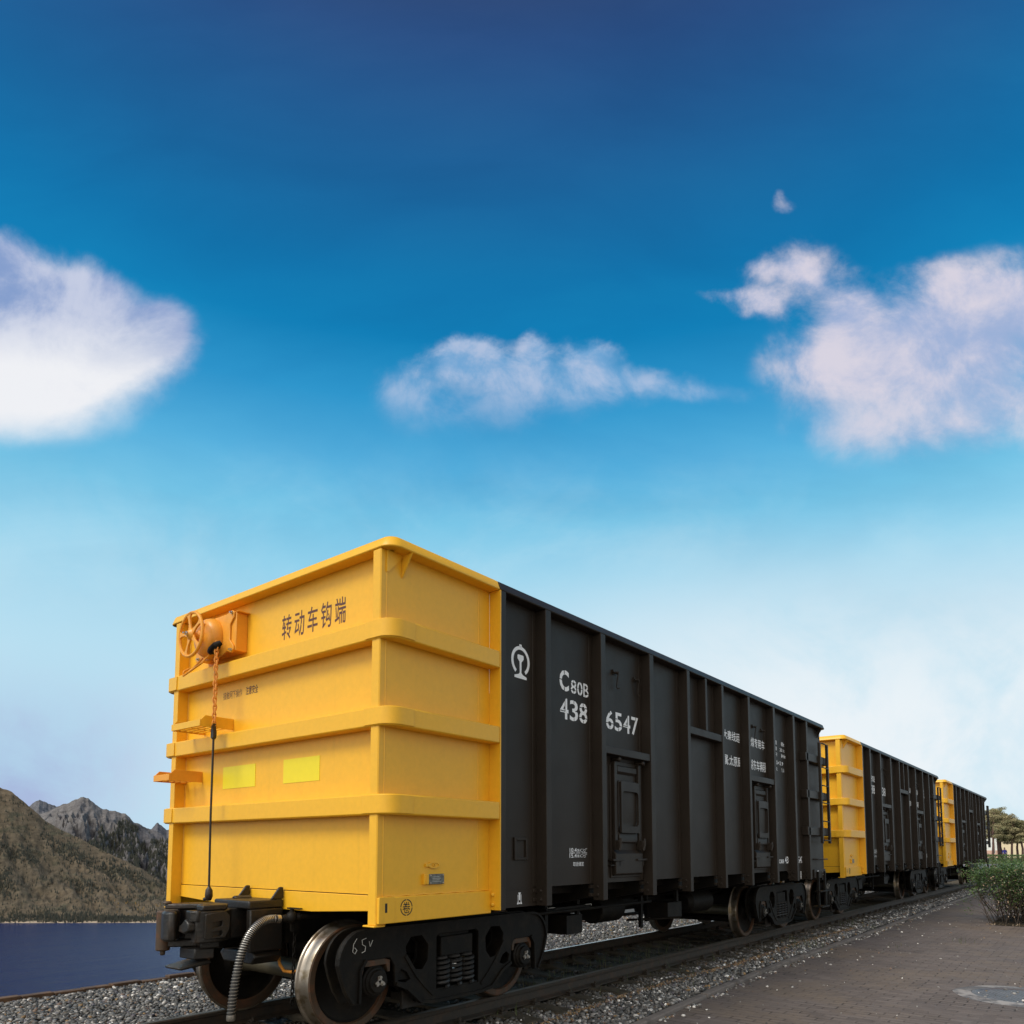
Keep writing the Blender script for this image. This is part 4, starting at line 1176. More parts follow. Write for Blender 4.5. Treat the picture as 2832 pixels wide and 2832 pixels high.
PAL = np.array([(.035, .034, .032), (.06, .058, .054), (.09, .088, .083), (.125, .12, .11), (.17, .165, .155), (.24, .23, .215), (.40, .385, .36), (.66, .64, .60), (.15, .10, .07), (.20, .13, .06), (.11, .10, .115)])
PW = np.array([.12, .19, .19, .15, .11, .08, .05, .025, .035, .02, .03]); PW = PW/PW.sum()


def stones(name, pts, size, pw=PW, smooth=True, tint=None):
    """one mesh of many pebbles, each of its own shape, turn and colour; pts (n,3), size (n,)"""
    V, F = icos(); n = len(pts)
    vv = V[None]*RNG.uniform(.72, 1.25, (n, 12, 1))
    vv = vv*np.stack([RNG.uniform(.8, 1.45, n), RNG.uniform(.7, 1.1, n), RNG.uniform(.45, .85, n)], 1)[:, None, :]
    a = RNG.uniform(0, 2*np.pi, n); bt = RNG.normal(0, .45, n); ct = RNG.normal(0, .45, n)
    def rot(v, i, j, an):
        c_, s_ = np.cos(an)[:, None], np.sin(an)[:, None]; o = v.copy()
        o[:, :, i] = v[:, :, i]*c_-v[:, :, j]*s_; o[:, :, j] = v[:, :, i]*s_+v[:, :, j]*c_
        return o
    vv = rot(rot(rot(vv, 0, 2, bt), 1, 2, ct), 0, 1, a)
    vv = vv*(size*.5)[:, None, None]+pts[:, None, :]
    ff = F[None]+(np.arange(n)*12)[:, None, None]
    me = bpy.data.meshes.new(name)
    me.vertices.add(n*12); me.loops.add(n*60); me.polygons.add(n*20)
    me.vertices.foreach_set('co', vv.astype(np.float32).ravel())
    me.loops.foreach_set('vertex_index', ff.astype(np.int32).ravel())
    me.polygons.foreach_set('loop_start', np.arange(0, n*60, 3, dtype=np.int32))
    me.update(calc_edges=True)
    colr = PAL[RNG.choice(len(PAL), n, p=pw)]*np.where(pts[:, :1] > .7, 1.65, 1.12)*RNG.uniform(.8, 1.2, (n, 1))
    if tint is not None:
        grime_shade = np.array([.050, .040, .027])  # dirty brown of stones by the rails, with contact shade put into it
        colr = colr*tint[:, None]+grime_shade*(1-tint[:, None])
    c4 = np.concatenate([colr, np.ones((n, 1))], 1)
    at = me.attributes.new('stone', 'FLOAT_COLOR', 'POINT')
    at.data.foreach_set('color', np.repeat(c4, 12, 0).astype(np.float32).ravel())
    me.polygons.foreach_set('use_smooth', [smooth]*(n*20))
    me.materials.append(M['stone'])
    o = bpy.data.objects.new(name, me); COL.objects.link(o); o['kind'] = 'stuff'
    return o


P_, S_ = [], []
def scatter(x0, x1, y0, y1, dens, size, lift=0.0, keep=None):
    n = int(abs(x1-x0)*abs(y1-y0)*dens)
    for x, y in zip(RNG.uniform(x0, x1, n), RNG.uniform(y0, y1, n)):
        if x > kx(y)-.075: continue
        if abs(abs(x)-.75) < .075: continue
        if keep and not keep(x, y): continue
        sz = size*min(1.55, RNG.lognormal(0, .30))
        P_.append((x, y, bed(x, y)+lift+RNG.uniform(-.012, .008))); S_.append(sz)


notsl = lambda x, y: (abs(x) > 1.02 and RNG.random() < .55) or not (abs(x) < 1.22 and abs(((y+7.7+.29) % .58)-.29) < .12) or RNG.random() < .12
scatter(.83, 2.0, -1.5, 6, 1350, .036, keep=notsl)
scatter(.83, 1.75, 6, 14, 1000, .040, keep=notsl)
scatter(.83, 1.75, 14, 34, 420, .052)
scatter(-3.68, -.83, -2.2, 6, 1150, .040, keep=notsl)
scatter(-3.68, -.83, 6, 15, 620, .046, keep=notsl)
scatter(-3.68, -.83, 15, 34, 230, .060)
scatter(-.66, .66, -2, 14, 170, .040, keep=notsl)
for i in range(1500):                        # a line of ochre leaf litter and chips along the shoulder
    y = RNG.uniform(-1, 13); P_.append((1.30+.05*math.sin(y*1.1)+RNG.normal(0, .035), y, -.098)); S_.append(-.020*RNG.lognormal(0, .3))
P_ = np.array(P_); S_ = np.array(S_); ochre = S_ < 0; S_ = np.abs(S_)
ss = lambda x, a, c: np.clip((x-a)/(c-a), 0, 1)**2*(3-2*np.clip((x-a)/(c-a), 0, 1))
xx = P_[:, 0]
tn = np.where(xx > .7, .18+.82*ss(xx+RNG.normal(0, .06, len(xx)), .92, 1.20), np.where(xx > -.75, .15, .25+.75*ss(-xx+RNG.normal(0, .06, len(xx)), .82, 1.15)))  # dirt and the shade under the wagons, both put into stone colour
PAL0 = PAL.copy()
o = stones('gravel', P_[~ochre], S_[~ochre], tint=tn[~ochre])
o2 = stones('leaf_litter', P_[ochre], S_[ochre], np.array([.05, .03, .03, .03, .02, .02, .01, .01, .35, .43, .02]))

P_, S_ = [], []
for i in range(420):                         # pebbles spilt on the path
    y = RNG.uniform(-1.5, 18); x = kx(y)+.06+abs(RNG.exponential(1.3)) if RNG.random() < .8 else RNG.uniform(1.9, 7)
    P_.append((x, y, -.198)); S_.append(.019*RNG.lognormal(0, .45))
for i in range(900):                         # a ragged line of chippings along the kerb
    y = RNG.uniform(-1, 24); x = kx(y)+.055+abs(RNG.normal(0, .06))*(1+.8*noise.noise((y*1.3, 0, 0)))
    if noise.noise((y*1.7, 5, 0)) < -.12: continue
    P_.append((x, y, -.196)); S_.append(.032*RNG.lognormal(0, .3))
for i in range(45):                          # grit lying on the manhole cover
    a_, r_ = RNG.uniform(0, 6.28), .46*RNG.random()**.5; P_.append((4.665+r_*math.cos(a_), 7.07+r_*math.sin(a_), -.194)); S_.append(.016*RNG.lognormal(0, .5))
pw2 = np.array([.08, .09, .10, .12, .16, .17, .12, .06, .07, .03, .02]); pw2 /= pw2.sum()
stones('loose_pebbles', np.array(P_), np.array(S_), pw2)


def strands(name, pts, m, hmin, hmax, wid, lean=.5, kind='stuff'):
    g = MB()
    for (x, y, z) in pts:
        h = RNG.uniform(hmin, hmax); a = RNG.uniform(0, 6.28); l = h*RNG.uniform(.1, lean); w = wid*RNG.uniform(.6, 1.3)
        ux, uy = math.cos(a), math.sin(a); px, py = -uy*w, ux*w
        v = []
        for t in (0, .4, .75):
            k = l*t*t; v += [(x+ux*k-px*(1-t*.7), y+uy*k-py*(1-t*.7), z+h*t*(1-.15*t)), (x+ux*k+px*(1-t*.7), y+uy*k+py*(1-t*.7), z+h*t*(1-.15*t))]
        v.append((x+ux*l, y+uy*l, z+h*.92))
        g.add(v, [(0, 1, 3, 2), (2, 3, 5, 4), (4, 5, 6)])
    return g.build(name, m, smooth=0, kind=kind, fix=False)


pts = []
for (cx, cy, n_, sp) in [(.42, -.55, 60, .10), (.20, -.30, 30, .12), (.55, -.15, 35, .10), (-.1, -.9, 30, .15), (.45, 3.6, 50, .3), (.3, 5.2, 90, .45), (.1, 6.0, 80, .5), (.35, 7.4, 50, .4), (.95, 2.2, 14, .12), (1.35, 9.5, 40, .18), (1.3, 13.5, 50, .25), (-1.4, 8.5, 60, .4), (-1.6, 12, 60, .5), (2.6, 11, 8, .08), (3.3, 12.5, 10, .1), (-1.1, 1.0, 20, .2)]:
    for i in range(n_): pts.append((cx+RNG.normal(0, sp), cy+RNG.normal(0, sp*1.5), -.20 if cx > 1.8 else -.12))
strands('grass', pts, M['grass'], .06, .20, .004)

# ------------------------------------------------------------------ manhole
mh = empty('manhole_cover', (4.665, 7.07, -.20))
tag(mh, 'round wet iron manhole cover in a pale cement ring on the dark paving', 'manhole')
g = MB()
ri = [(.515*math.cos(R(a)), .515*math.sin(R(a))) for a in range(0, 360, 5)]
ro = [((.70+.05*noise.noise((math.cos(R(a))*1.6, math.sin(R(a))*1.6, 2)))*math.cos(R(a)), (.70+.05*noise.noise((math.cos(R(a))*1.6, math.sin(R(a))*1.6, 2)))*math.sin(R(a))) for a in range(0, 360, 5)]
n = len(ri)
g.add([(x, y, .012) for x, y in ri]+[(x, y, .001) for x, y in ro]+[(x, y, -.03) for x, y in ri], [(i, (i+1) % n, n+(i+1) % n, n+i) for i in range(n)]+[(i, 2*n+i, 2*n+(i+1) % n, (i+1) % n) for i in range(n)])
M['cement'] = mat('pale_damp_cement', (.36, .32, .29), .5, c2=(.125, .106, .096), scale=2.6, bump=.3, bscale=25, thr=(.40, .52), var=.15)
g.build('cement_ring', M['cement'], mh)
M['wetiron'] = mat("wet_iron", (.075, .058, .056), .36, 0.0, c2=(.12, .10, .10), scale=5, bump=.08, bscale=30, spec=.7)
g = MB(); g.lathe([(.0, .002), (.470, .002), (.478, .010), (.512, .010), (.513, -.03)], (0, 0, 0), 'z', 72)
for i in range(-7, 8):
    for j in range(-7, 8):
        x, y = i*.06+(j % 2)*.03, j*.055
        if x*x+y*y < .44**2: g.lathe([(.013, .002), (.012, .0045), (.004, .005)], (x, y, 0), 'z', 8)
g.build('cover', M['wetiron'], mh)

# ------------------------------------------------------------------ foliage helpers
def leaf_mesh(pts, nrm, size, m, name, parent=None, mats=None, kind=None, asp=.55):
    n = len(pts); pts = np.array(pts); size = np.array(size)
    d1 = RNG.normal(0, 1, (n, 3)); d1 /= np.linalg.norm(d1, axis=1, keepdims=True)
    if nrm is None: nr = RNG.normal(0, 1, (n, 3))
    else: nr = np.array(nrm)+RNG.normal(0, .55, (n, 3))
    nr /= np.linalg.norm(nr, axis=1, keepdims=True)
    d1 -= nr*(d1*nr).sum(1, keepdims=True); d1 /= np.linalg.norm(d1, axis=1, keepdims=True)
    d2 = np.cross(nr, d1)
    s = size[:, None]
    V = np.stack([pts-d1*s*.5, pts+d2*s*asp*.5+nr*s*.08, pts+d1*s*.5, pts-d2*s*asp*.5+nr*s*.08], 1).reshape(-1, 3)
    me = bpy.data.meshes.new(name)
    me.vertices.add(n*4); me.loops.add(n*4); me.polygons.add(n)
    me.vertices.foreach_set('co', V.astype(np.float32).ravel()); me.loops.foreach_set('vertex_index', np.arange(n*4, dtype=np.int32))
    me.polygons.foreach_set('loop_start', np.arange(0, n*4, 4, dtype=np.int32)); me.update(calc_edges=True)
    me.materials.append(m)
    o = bpy.data.objects.new(name, me); COL.objects.link(o)
    if parent: o.parent = parent
    if kind: o['kind'] = kind
    return o


# near hedge: bare stems below, leafy top, dry leaves among them
hd = empty('hedge', (4.9, 17.9, -.20))
tag(hd, 'leafy hedge bush with bare stems and dry leaves beside the path', 'hedge')
g = MB(); lp, ln, ls, dp, ds = [], [], [], [], []
off = Vector((4.9, 17.9, -.20))
for i in range(95):
    bx = 3.28+RNG.uniform(0, 3.2)*RNG.uniform(.12, 1); by = 16.95+RNG.uniform(0, 2.0)
    H = RNG.uniform(1.05, 1.45)
    lean = RNG.normal(0, .26)-(.45*max(0, 1-(bx-3.42)/.6)*RNG.random()); leany = RNG.normal(-.05, .24)
    P0 = [Vector((bx, by, -.2)), Vector((bx+lean*.55+RNG.normal(0, .05), by+leany*.5, -.2+H*.45)), Vector((bx+lean, by+leany, -.2+H*RNG.uniform(.85, 1.0)))]
    g.tube([p_-off for p_ in P0], [.010, .007, .003], 5)
    for k in range(15):
        t = RNG.uniform(.15, 1); a = RNG.uniform(0, 6.28)
        s_ = P0[0].lerp(P0[1], t*2) if t < .5 else P0[1].lerp(P0[2], t*2-1)
        l = RNG.uniform(.12, .38)*(1.1-t*.5)
        e_ = s_+Vector((math.cos(a)*l, math.sin(a)*l, RNG.uniform(.08, .28)))
        if e_.z > 1.28: e_.z = 1.28-RNG.random()*.1
        g.tube([s_-off, (s_+e_)*.5-off+Vector((0, 0, -.02)), e_-off], [.005, .004, .002], 4)
        hgt = (e_.z+.2)/1.45
        nl = int(19*max(0, (hgt-.30))**1.0*2.0)+1
        for q_ in range(nl):
            c = s_.lerp(e_, RNG.uniform(.3, 1.15))+Vector(RNG.normal(0, .055, 3))
            if c.z > 1.25+.05*noise.noise(c*3): continue
            lp.append(c-off); ln.append((0, -.25, .8)); ls.append(RNG.uniform(.035, .062))
        if RNG.random() < .6:
            for q_ in range(int(RNG.integers(1, 5))):
                c = s_.lerp(e_, RNG.uniform(.2, 1.1))+Vector(RNG.normal(0, .05, 3))
                dp.append(c-off); ds.append(RNG.uniform(.025, .05))
# denser clipped top
for i in range(10000):
    x, y = 3.10+3.8*RNG.random()**1.5, RNG.uniform(16.55, 19.3)
    zt = 1.02+.20*min(1, max(0, (x-3.15)/.6))+.07*noise.noise((x*2.5, y*2.5, 1))
    c = Vector((x, y, zt-abs(RNG.normal(0, .24))))
    if noise.noise((x*3.1, y*3.1, c.z*4)) < -.02+.25*max(0, .95-c.z): continue
    lp.append(c-off); ln.append((0, -.3, .7)); ls.append(RNG.uniform(.035, .065))
for i in range(120):
    c = Vector((RNG.uniform(3.3, 4.8), RNG.uniform(16.6, 17.0), RNG.uniform(.2, 1.2))); dp.append(c-off); ds.append(RNG.uniform(.03, .06))
for (x0, y0, z0) in ((2.86, 16.75, .30), (2.95, 16.75, .12), (3.05, 16.7, .55)):     # straggling shoots towards the path
    g.tube([Vector((3.4, 16.95, -.2))-off, Vector((3.2, 16.85, z0*.5))-off, Vector((x0, y0, z0))-off], [.008, .005, .002], 5)
    for q_ in range(26): lp.append(Vector((x0, y0, z0))+Vector(RNG.normal(0, .07, 3))-off); ln.append((0, -.3, .7)); ls.append(RNG.uniform(.03, .055))
g.build('stem', M['twig'], hd)
leaf_mesh([tuple(c) for c in lp], ln, ls, M['leaf'], 'foliage', hd)
leaf_mesh([tuple(c) for c in dp], None, ds, M['leafdry'], 'dry_leaf', hd)
sheet('flower_bed', 3.35, 9.0, 16.62, 20.0, -.192, M['soil'])
strands('leaf_litter', [(RNG.uniform(3.3, 5.4), RNG.uniform(16.55, 17.1), -.19) for i in range(120)], M['leafdry'], .01, .04, .008, 1.5)

# ------------------------------------------------------------------ far end of the yard
sheet('road', -60, 60, 58, 109, -.285, M['asphalt'])
MB().add([(-70, 109, -.28), (80, 109, -.28), (80, 112, .02), (-70, 112, .02), (-70, 113, .10), (80, 113, .10), (80, 400, .10), (-70, 400, .10)], [(0, 1, 2, 3), (3, 2, 5, 4), (4, 5, 6, 7)]).build('lawn', M['lawn'], smooth=0, kind='structure')
fhg = empty('hedge', (0, 113.4, 0))
tag(fhg, 'long low clipped green hedge in front of the pine trunks', 'hedge')
lp, ls = [], []
for i in range(15000):
    x = RNG.uniform(-20, 14); y = RNG.uniform(-.8, .8); z = RNG.uniform(.0, .9)
    if RNG.random() < .5: y = -.8+abs(RNG.normal(0, .08))
    elif RNG.random() < .6: z = .9-abs(RNG.normal(0, .06))
    z += .05*noise.noise((x*1.3, y, 0))
    lp.append((x, y, z)); ls.append(RNG.uniform(.10, .2))
leaf_mesh(lp, [(0, -.5, .6)]*len(lp), ls, M['leaf'], 'foliage', fhg)
g = MB()
for i in range(60): xx = -20+i*.575; g.tube([(xx, 0, -.02), (xx+.05, 0, .45)], .03, 5)
g.build('stem', M['twig'], fhg)


def pine(x, y, h, lean, seed, label, crad=1.8, cz0=.42, m='needle', cat='tree', name='pine_tree', group='pine trees beyond the hedge', flat=.6):
    rg = np.random.default_rng(seed)
    root = empty(name, (x, y, .10))
    tag(root, label, cat, group)
    g = MB()
    top = Vector((lean*h, rg.normal(0, .2), h*.93))
    P0 = [Vector((0, 0, -.1)), Vector((lean*h*.25+rg.normal(0, .08), 0, h*.3)), Vector((lean*h*.6, 0, h*.6)), top]
    g.tube(P0, [.17, .13, .10, .03], 9)
    lp, ls, ln = [], [], []
    nb = 34
    for k in range(nb):
        t = cz0+(1-cz0)*(k+.5)/nb
        c0 = P0[1].lerp(P0[2], (t-.3)/.3) if t < .6 else P0[2].lerp(P0[3], (t-.6)/.4)
        a = rg.uniform(0, 6.28); l = crad*(1.08-.62*((t-cz0)/(1-cz0))**1.6)*rg.uniform(.55, 1.1)
        e_ = c0+Vector((math.cos(a)*l, math.sin(a)*l, rg.uniform(-.1, .45)))
        g.tube([c0, c0.lerp(e_, .5)+Vector((0, 0, .12)), e_], [.05, .03, .012], 5)
        for pad in range(4):
            pc = c0.lerp(e_, .45+.2*pad)+Vector((rg.normal(0, .15), rg.normal(0, .15), .05))
            r_ = rg.uniform(.28, .55)
            for q_ in range(70):
                v = rg.normal(0, 1, 3); v /= np.linalg.norm(v); v *= rg.random()**.4*r_; v[2] *= flat
                lp.append((pc.x+v[0], pc.y+v[1], pc.z+v[2])); ls.append(rg.uniform(.12, .26)); ln.append((0, 0, 1))
    g.build('trunk', M['bark'], root)
    leaf_mesh(lp, None, ls, M[m], 'crown', root, asp=.35)
    return root


for a in [(-6.40, 115.2, 6.9, .055, 1, 'leftmost tall pine beside the ladder of the last wagon, trunk leaning right', 1.9),
          (-5.80, 117.0, 7.3, -.02, 2, 'pine with the reddish trunk second along from the last wagon', 1.9),
          (-5.60, 119.5, 6.5, -.03, 3, 'slim dark-trunked pine just left of the person in blue', 1.6),
          (-4.35, 116.5, 6.0, .06, 4, 'pine just right of the person in blue, trunk leaning right', 1.7),
          (-3.75, 118.0, 5.6, .03, 5, 'pine with the thick trunk before the cream building', 1.7),
          (-3.20, 117.0, 5.2, -.04, 6, 'low pine at the edge of the picture before the cream wall', 1.5),
          (-7.9, 121.0, 7.0, .01, 7, 'pine mostly hidden behind the ladder of the last wagon', 1.9)]:
    pine(*a)
pine(-2.95, 120, 5.3, .02, 21, 'small russet leaved tree between the pines at the edge of the picture', 1.0, .55, 'russet', 'tree', 'russet_tree', None, .9)

# buildings behind the trees
def building(name, x0, x1, y0, y1, h, wall, label, plinth=None, wins=()):
    root = empty(name, ((x0+x1)/2, y0, .1)); cx = (x0+x1)/2
    tag(root, label, 'building')
    T = lambda v: Vector((v.x-cx, v.y-y0, v.z-.1))
    MB(T).box(x0, x1, y0, y1, .05, h).build('wall', wall, root)
    if plinth: MB(T).box(x0-.03, x1+.03, y0-.04, y1, .05, 1.45).build('plinth', plinth, root)
    MB(T).box(x0-.4, x1+.4, y0-.4, y1+.4, h+.002, h+.25).build('roof', M['roof'], root)
    for (a, c, z0, z1) in wins:
        w_ = MB(T).box(a, c, y0-.06, y0-.002, z0, z1).build('window', M['whitewall'], root)
        MB(T).box(a+.06, c-.06, y0-.075, y0-.061, z0+.06, z1-.06).build('pane', M['glass'], w_)
building('white_building', -24, -9.9, 160, 170, 5.2, M['whitewall'], 'white walled building with a pink plinth behind the pine trunks', M['pinkwall'], [(-10.9, -10.4, .9, 3.0), (-14, -12.8, 1.7, 3.2), (-18, -16.8, 1.7, 3.2)])
building('cream_building', -9.4, 14, 158, 170, 5.0, M['cream'], 'cream yellow building behind the pines at the right edge', None, [(-2, -.8, 1.6, 3.0), (3, 4.2, 1.6, 3.0)])

# person in blue standing under the pines, back turned, arms at the sides
def make_person(loc, rz):
    root = empty('person', loc); root.rotation_euler = (0, 0, rz)
    tag(root, 'person in a blue jacket standing under the pines behind the far hedge', 'person')
    def skin_body(name, verts, edges, rad, m, parent):
        me = bpy.data.meshes.new(name); me.from_pydata(verts, edges, []); me.materials.append(m)
        o = bpy.data.objects.new(name, me); COL.objects.link(o)
        sk = o.modifiers.new('skin', 'SKIN'); sk.use_smooth_shade = True
        for v, r_ in zip(me.skin_vertices[0].data, rad): v.radius = (r_, r_)
        me.skin_vertices[0].data[0].use_root = True
        o.modifiers.new('sub', 'SUBSURF').levels = 1
        dg = bpy.context.evaluated_depsgraph_get(); dg.update()
        m2 = bpy.data.meshes.new_from_object(o.evaluated_get(dg)); bpy.data.objects.remove(o); bpy.data.meshes.remove(me)
        o = bpy.data.objects.new(name, m2); COL.objects.link(o); o.parent = parent
        return o
    V = [(0, 0, .95), (0, 0, 1.15), (0, 0, 1.40), (0, 0, 1.50), (0, -.01, 1.60), (0, -.015, 1.70)]
    E = [(0, 1), (1, 2), (2, 3), (3, 4), (4, 5)]; Rr = [.15, .13, .16, .06, .10, .085]
    for s in (-1, 1):
        i = len(V)
        V += [(s*.10, 0, .88), (s*.11, .01, .48), (s*.11, .02, .08), (s*.12, -.12, .04)]; E += [(0, i), (i, i+1), (i+1, i+2), (i+2, i+3)]; Rr += [.10, .065, .045, .035]
        j = len(V)
        V += [(s*.19, 0, 1.40), (s*.24, .02, 1.13), (s*.25, -.03, .88), (s*.25, -.04, .78)]; E += [(2, j), (j, j+1), (j+1, j+2), (j+2, j+3)]; Rr += [.065, .048, .036, .028]
    skin_body('body', V, E, Rr, M['skin'], root)
    V = [(0, 0, .86), (0, 0, 1.15), (0, 0, 1.41), (0, 0, 1.46)]; E = [(0, 1), (1, 2), (2, 3)]; Rr = [.185, .16, .185, .09]
    for s in (-1, 1):
        j = len(V); V += [(s*.20, 0, 1.40), (s*.245, .02, 1.13), (s*.255, -.03, .90)]; E += [(2, j), (j, j+1), (j+1, j+2)]; Rr += [.082, .066, .055]
    skin_body('jacket', V, E, Rr, M['bluecloth'], root)
    V = [(0, 0, .92)]; E = []; Rr = [.16]
    for s in (-1, 1):
        j = len(V); V += [(s*.10, 0, .84), (s*.11, .01, .48), (s*.11, .02, .09)]; E += [(0, j), (j, j+1), (j+1, j+2)]; Rr += [.115, .085, .07]
    skin_body('trousers', V, E, Rr, M['darkcloth'], root)
    MB().ball((0, .02, 1.665), .108, 14, 10, (.9, 1.0, .95)).build('hair', M['hair'], root)
    return root
make_person((-5.12, 116.6, .10), .3)

# ------------------------------------------------------------------ mountains across the lake
def hillmat(name, c1, c2, c3, rock, sand=False, sc=1.0):
    m, q, p = node_mat(name)
    tc = q.n('ShaderNodeTexCoord').outputs['Object']
    n1 = q.noise(tc, .0028*sc, 9, .62).outputs[0]; n2 = q.noise(tc, .016*sc, 8, .7).outputs[0]; n3 = q.noise(tc, .06*sc, 6, .7).outputs[0]
    c = q.mix(q.sstep(n1, .42, .60), c1, c2)
    c = q.mix(q.sstep(n2, .52, .63), c, c3)
    c = q.mix(q.m('MULTIPLY', q.sstep(n2, .40, .30), .8), c, rock)
    c = q.mix(1.0, c, q.ramp(n3, [(.3, .55), (.7, 1.4)]), 'MULTIPLY')
    if sand:
        sp = q.n('ShaderNodeSeparateXYZ'); q.link(tc, sp.inputs[0])
        c = q.mix(q.sstep(sp.outputs[2], LAKE_Z+2.6, LAKE_Z+1.2), c, (.45, .36, .26))
    q.link(c, p.inputs['Base Color']); p.inputs['Roughness'].default_value = .95; p.inputs['Specular IOR Level'].default_value = .1
    bn = q.n('ShaderNodeBump'); bn.inputs['Strength'].default_value = 1; bn.inputs['Distance'].default_value = 5; q.link(n2, bn.inputs['Height']); q.link(bn.outputs[0], p.inputs['Normal'])
    return m


def lerp_list(L, u):
    if u <= L[0][0]: return L[0][1]
    for (a, c), (a2, c2) in zip(L[:-1], L[1:]):
        if u <= a2: return c+(c2-c)*(u-a)/(a2-a)
    return L[-1][1]


def hill(name, crest, foot, m, u0, u1, df, dc, amp, seed, nu=240, nt=70, pw=1.0, rough=1.0, gul=1.0):
    """a ridge with real depth: for each bearing it rises from a foot at distance df to a crest at distance dc, then falls away behind"""
    g = MB(); P = []
    def surf(u, t):
        az, sc_ = direction(u, lerp_list(crest, u)+rough*3.5*noise.fractal((u*.05, seed, 0), .8, 2.2, 5))
        _, sf = direction(u, lerp_list(foot, u))
        Df = df(u, sf); Dc = dc(u)
        if t <= 1:
            d = Df+(Dc-Df)*t
            ang = sf+(sc_-sf)*(t**pw)
            env = min(1, t*3)*min(1, (1-t)*3.5)
            wv = noise.fractal((az*16, t*3.2, seed), .8, 2.1, 6)*.5 - (abs(noise.noise((az*48+t*3.2, t*2.6, seed+4)))+.6*abs(noise.noise((az*110-t*4.5, t*6.0, seed+7)))+.35*abs(noise.noise((az*230+t*6, t*14, seed+8))))*gul*.6
            z = CAM.z+d*ang+amp*env*wv
            d += amp*.8*env*noise.fractal((az*30, t*5, seed+9), .8, 2.1, 4)
        else:
            d = Dc+(Dc-Df)*.6*(t-1); z = CAM.z+Dc*sc_-(t-1)*(Dc*sc_-CAM.z-LAKE_Z)*1.6-10*(t-1)
        return Vector((CAM.x+math.sin(az)*d, CAM.y+math.cos(az)*d, z))
    ts = [i/(nt-1) for i in range(nt)]+[1.05, 1.2, 1.45, 1.7]
    for i in range(nu):
        u = u0+(u1-u0)*i/(nu-1)
        P += [surf(u, t) for t in ts]
    n = len(ts)
    g.add(P, [(i*n+j, (i+1)*n+j, (i+1)*n+j+1, i*n+j+1) for i in range(nu-1) for j in range(n-1)])
    g.build(name, m, smooth=60, kind='structure', fix=False)
    return surf


M['hillA'] = hillmat('burnt_hillside', (.120, .096, .066), (.098, .081, .057), (.070, .067, .046), (.15, .125, .09), True)
M['hillB'] = hillmat('hazed_rock_mountain', (.158, .150, .148), (.108, .106, .116), (.074, .076, .086), (.27, .255, .235), False, .8)  # purple-grey rock, its blue tint standing in for distance haze
M['hillC'] = hillmat('hazed_far_mountain', (.150, .150, .160), (.115, .116, .130), (.090, .092, .104), (.20, .195, .19), False, .7)  # bluer rock colour with the haze of distance tinted in
shore = lambda u, sf: (CAM.z-LAKE_Z)/max(1e-4, -sf)
crestA = [(-500, 2090), (-150, 2120), (0, 2176), (32, 2190), (47, 2202), (75, 2225), (107, 2254), (129, 2274), (174, 2297), (224, 2321), (273, 2349), (335, 2374), (373, 2393), (410, 2413), (455, 2443), (520, 2470), (640, 2494), (800, 2500), (1000, 2490), (1300, 2470), (1600, 2486), (1900, 2500)]
surfA = hill('hillside', crestA, [(-600, 2552), (1000, 2552)], M['hillA'], -500, 1900, shore, lambda u: max(1650, 2150-.9*max(0, u)), 24, 1.3, nu=565, nt=90, pw=1.05)
crestB = [(-60, 2300), (60, 2268), (129, 2246), (159, 2231), (194, 2217), (218, 2208), (231, 2204), (243, 2208), (261, 2222), (286, 2239), (320, 2242), (348, 2252), (373, 2274), (407, 2290), (440, 2302), (462, 2318), (520, 2345), (640, 2380), (800, 2372), (1000, 2400), (1300, 2390), (1500, 2420)]
surfB = hill('mountain', crestB, [(-60, 2400), (100, 2330), (300, 2420), (460, 2480), (800, 2500), (1500, 2510)], M['hillB'], -60, 1500, lambda u, sf: 2300+0*u, lambda u: 3300-.5*u, 75, 5.1, nu=760, nt=130, pw=.95, gul=2.0)
hill('mountain', [(20, 2275), (60, 2250), (79, 2231), (98, 2217), (109, 2211), (118, 2216), (137, 2222), (150, 2226), (165, 2236), (230, 2275)], [(20, 2340), (230, 2340)], M['hillC'], 20, 230, lambda u, sf: 3900, lambda u: 4700, 90, 8.7, nu=110, nt=40)
hill('mountain', [(380, 2330), (415, 2296), (424, 2288), (431, 2281), (437, 2276), (448, 2284), (462, 2296), (520, 2282), (600, 2330), (760, 2400)], [(380, 2400), (760, 2430)], M['hillC'], 380, 760, lambda u, sf: 4000, lambda u: 4900, 120, 12.7, nu=140, nt=40, rough=1.4)

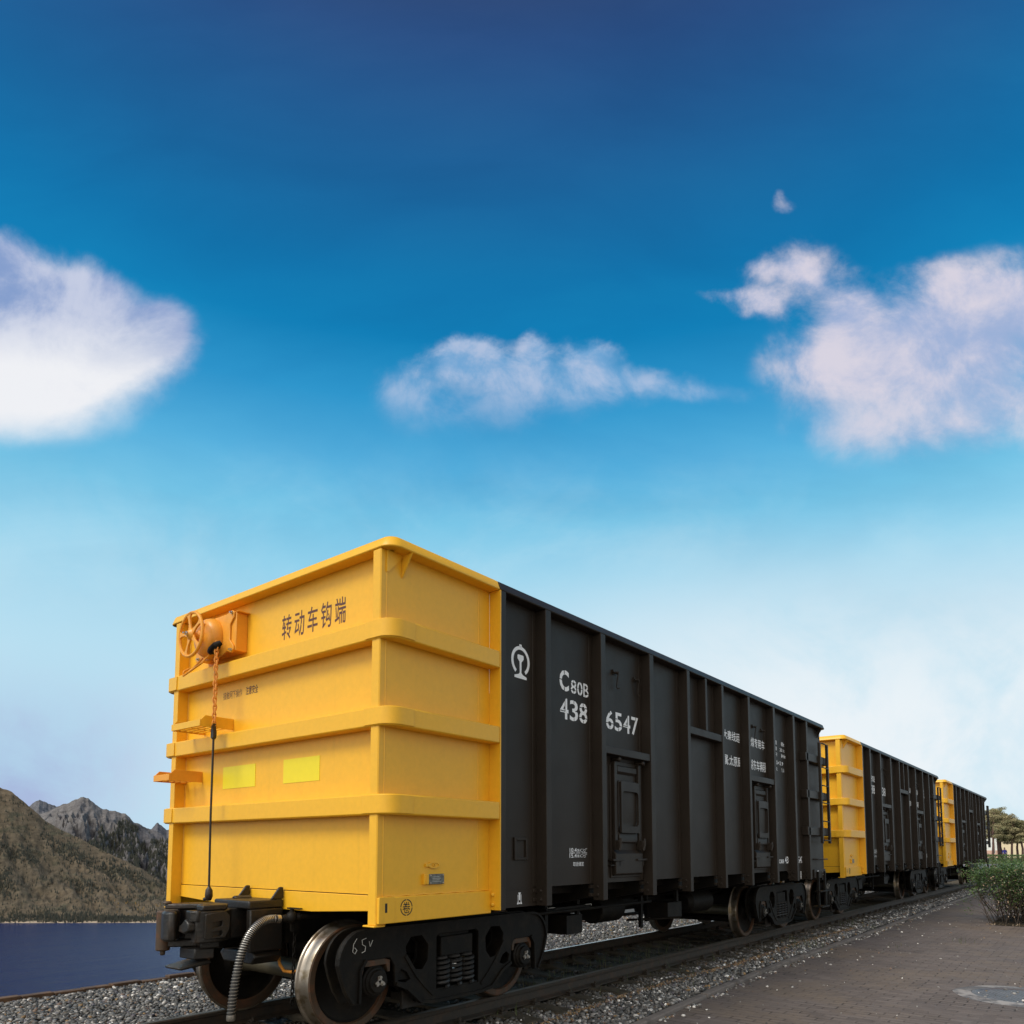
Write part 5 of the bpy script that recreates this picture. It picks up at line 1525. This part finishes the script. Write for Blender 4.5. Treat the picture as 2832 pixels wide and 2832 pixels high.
# conifers and dead trunks scattered over the burnt hillside, far too many to count
M['conifer'] = mat('dark_conifers', (.038, .043, .034), .9, c2=(.062, .060, .040), scale=.02)
M['deadwood'] = mat('dead_grey_trunks', (.20, .17, .135), .9, c2=(.11, .085, .06), scale=.02)
M['larch'] = mat('golden_larch', (.24, .145, .04), .9)
g = MB(); cnt = 0
rg = np.random.default_rng(5)
while cnt < 10500:
    u = rg.uniform(-60, 560); t = rg.random()**1.0*.99
    cl = noise.fractal((u*.010, t*4.0, 2.2), .8, 2.1, 5)
    wob = .10*noise.noise((u*.006, 3.0, 1.0))
    dens = .05
    for tc_, w_, ua, ub, k_ in ((.83, .055, 40, 460, .9), (.60, .05, -60, 130, .7), (.52, .04, 170, 330, .75), (.34, .10, -60, 110, 1.0), (.07, .07, -60, 560, .9), (.95, .04, 20, 120, .6)):
        if ua < u < ub: dens = max(dens, k_*math.exp(-((t-tc_-wob)/w_)**2)*min(1, max(0, .65+cl*1.5))*min(1, (u-ua)/40, (ub-u)/40))
    dens = max(dens, .35*max(0, cl-.25))
    dead = False
    if rg.random() > dens:
        if rg.random() > .30: continue
        dead = True
    c = surfA(u, t); h = rg.uniform(4, 8.5)*(.8+.3*t)
    if dead:
        g.cur = 1; w = .28; h *= .8
        if rg.random() < .06 and .1 < t < .45 and u > 300: g.cur = 2; w = 1.6; h = 4
        g.add([(c.x-w, c.y, c.z-1), (c.x+w, c.y, c.z-1), (c.x, c.y+w, c.z-1), (c.x, c.y, c.z+h)], [(0, 1, 3), (1, 2, 3), (2, 0, 3)])
    else:
        g.cur = 0; w = h*.20
        vs = [(c.x+w*math.cos(k*1.2566+u), c.y+w*math.sin(k*1.2566+u), c.z+h*.06-(k % 2)*.5) for k in range(5)]+[(c.x, c.y, c.z+h)]
        g.add(vs, [(k, (k+1) % 5, 5) for k in range(5)])
    cnt += 1
cnt = 0
while cnt < 5200:
    u = rg.uniform(150, 640); t = rg.random()**.8*.97
    cl = noise.fractal((u*.016, t*4.0, 8.2), .8, 2.1, 4)
    lim = (.95 if u > 330 else .25+.7*(u-150)/180)-.25*max(0, .2-cl)
    if t > lim or cl+.55*min(1, (u-150)/200) < .12: cnt += .02; continue
    c = surfB(u, t); h = rg.uniform(9, 17); w = h*.24; g.cur = 0
    vs = [(c.x+w*math.cos(k*1.2566+u), c.y+w*math.sin(k*1.2566+u), c.z-1) for k in range(5)]+[(c.x, c.y, c.z+h)]
    g.add(vs, [(k, (k+1) % 5, 5) for k in range(5)])
    cnt += 1
g.build('forest', [M['conifer'], M['deadwood'], M['larch']], smooth=0, kind='stuff', fix=False)
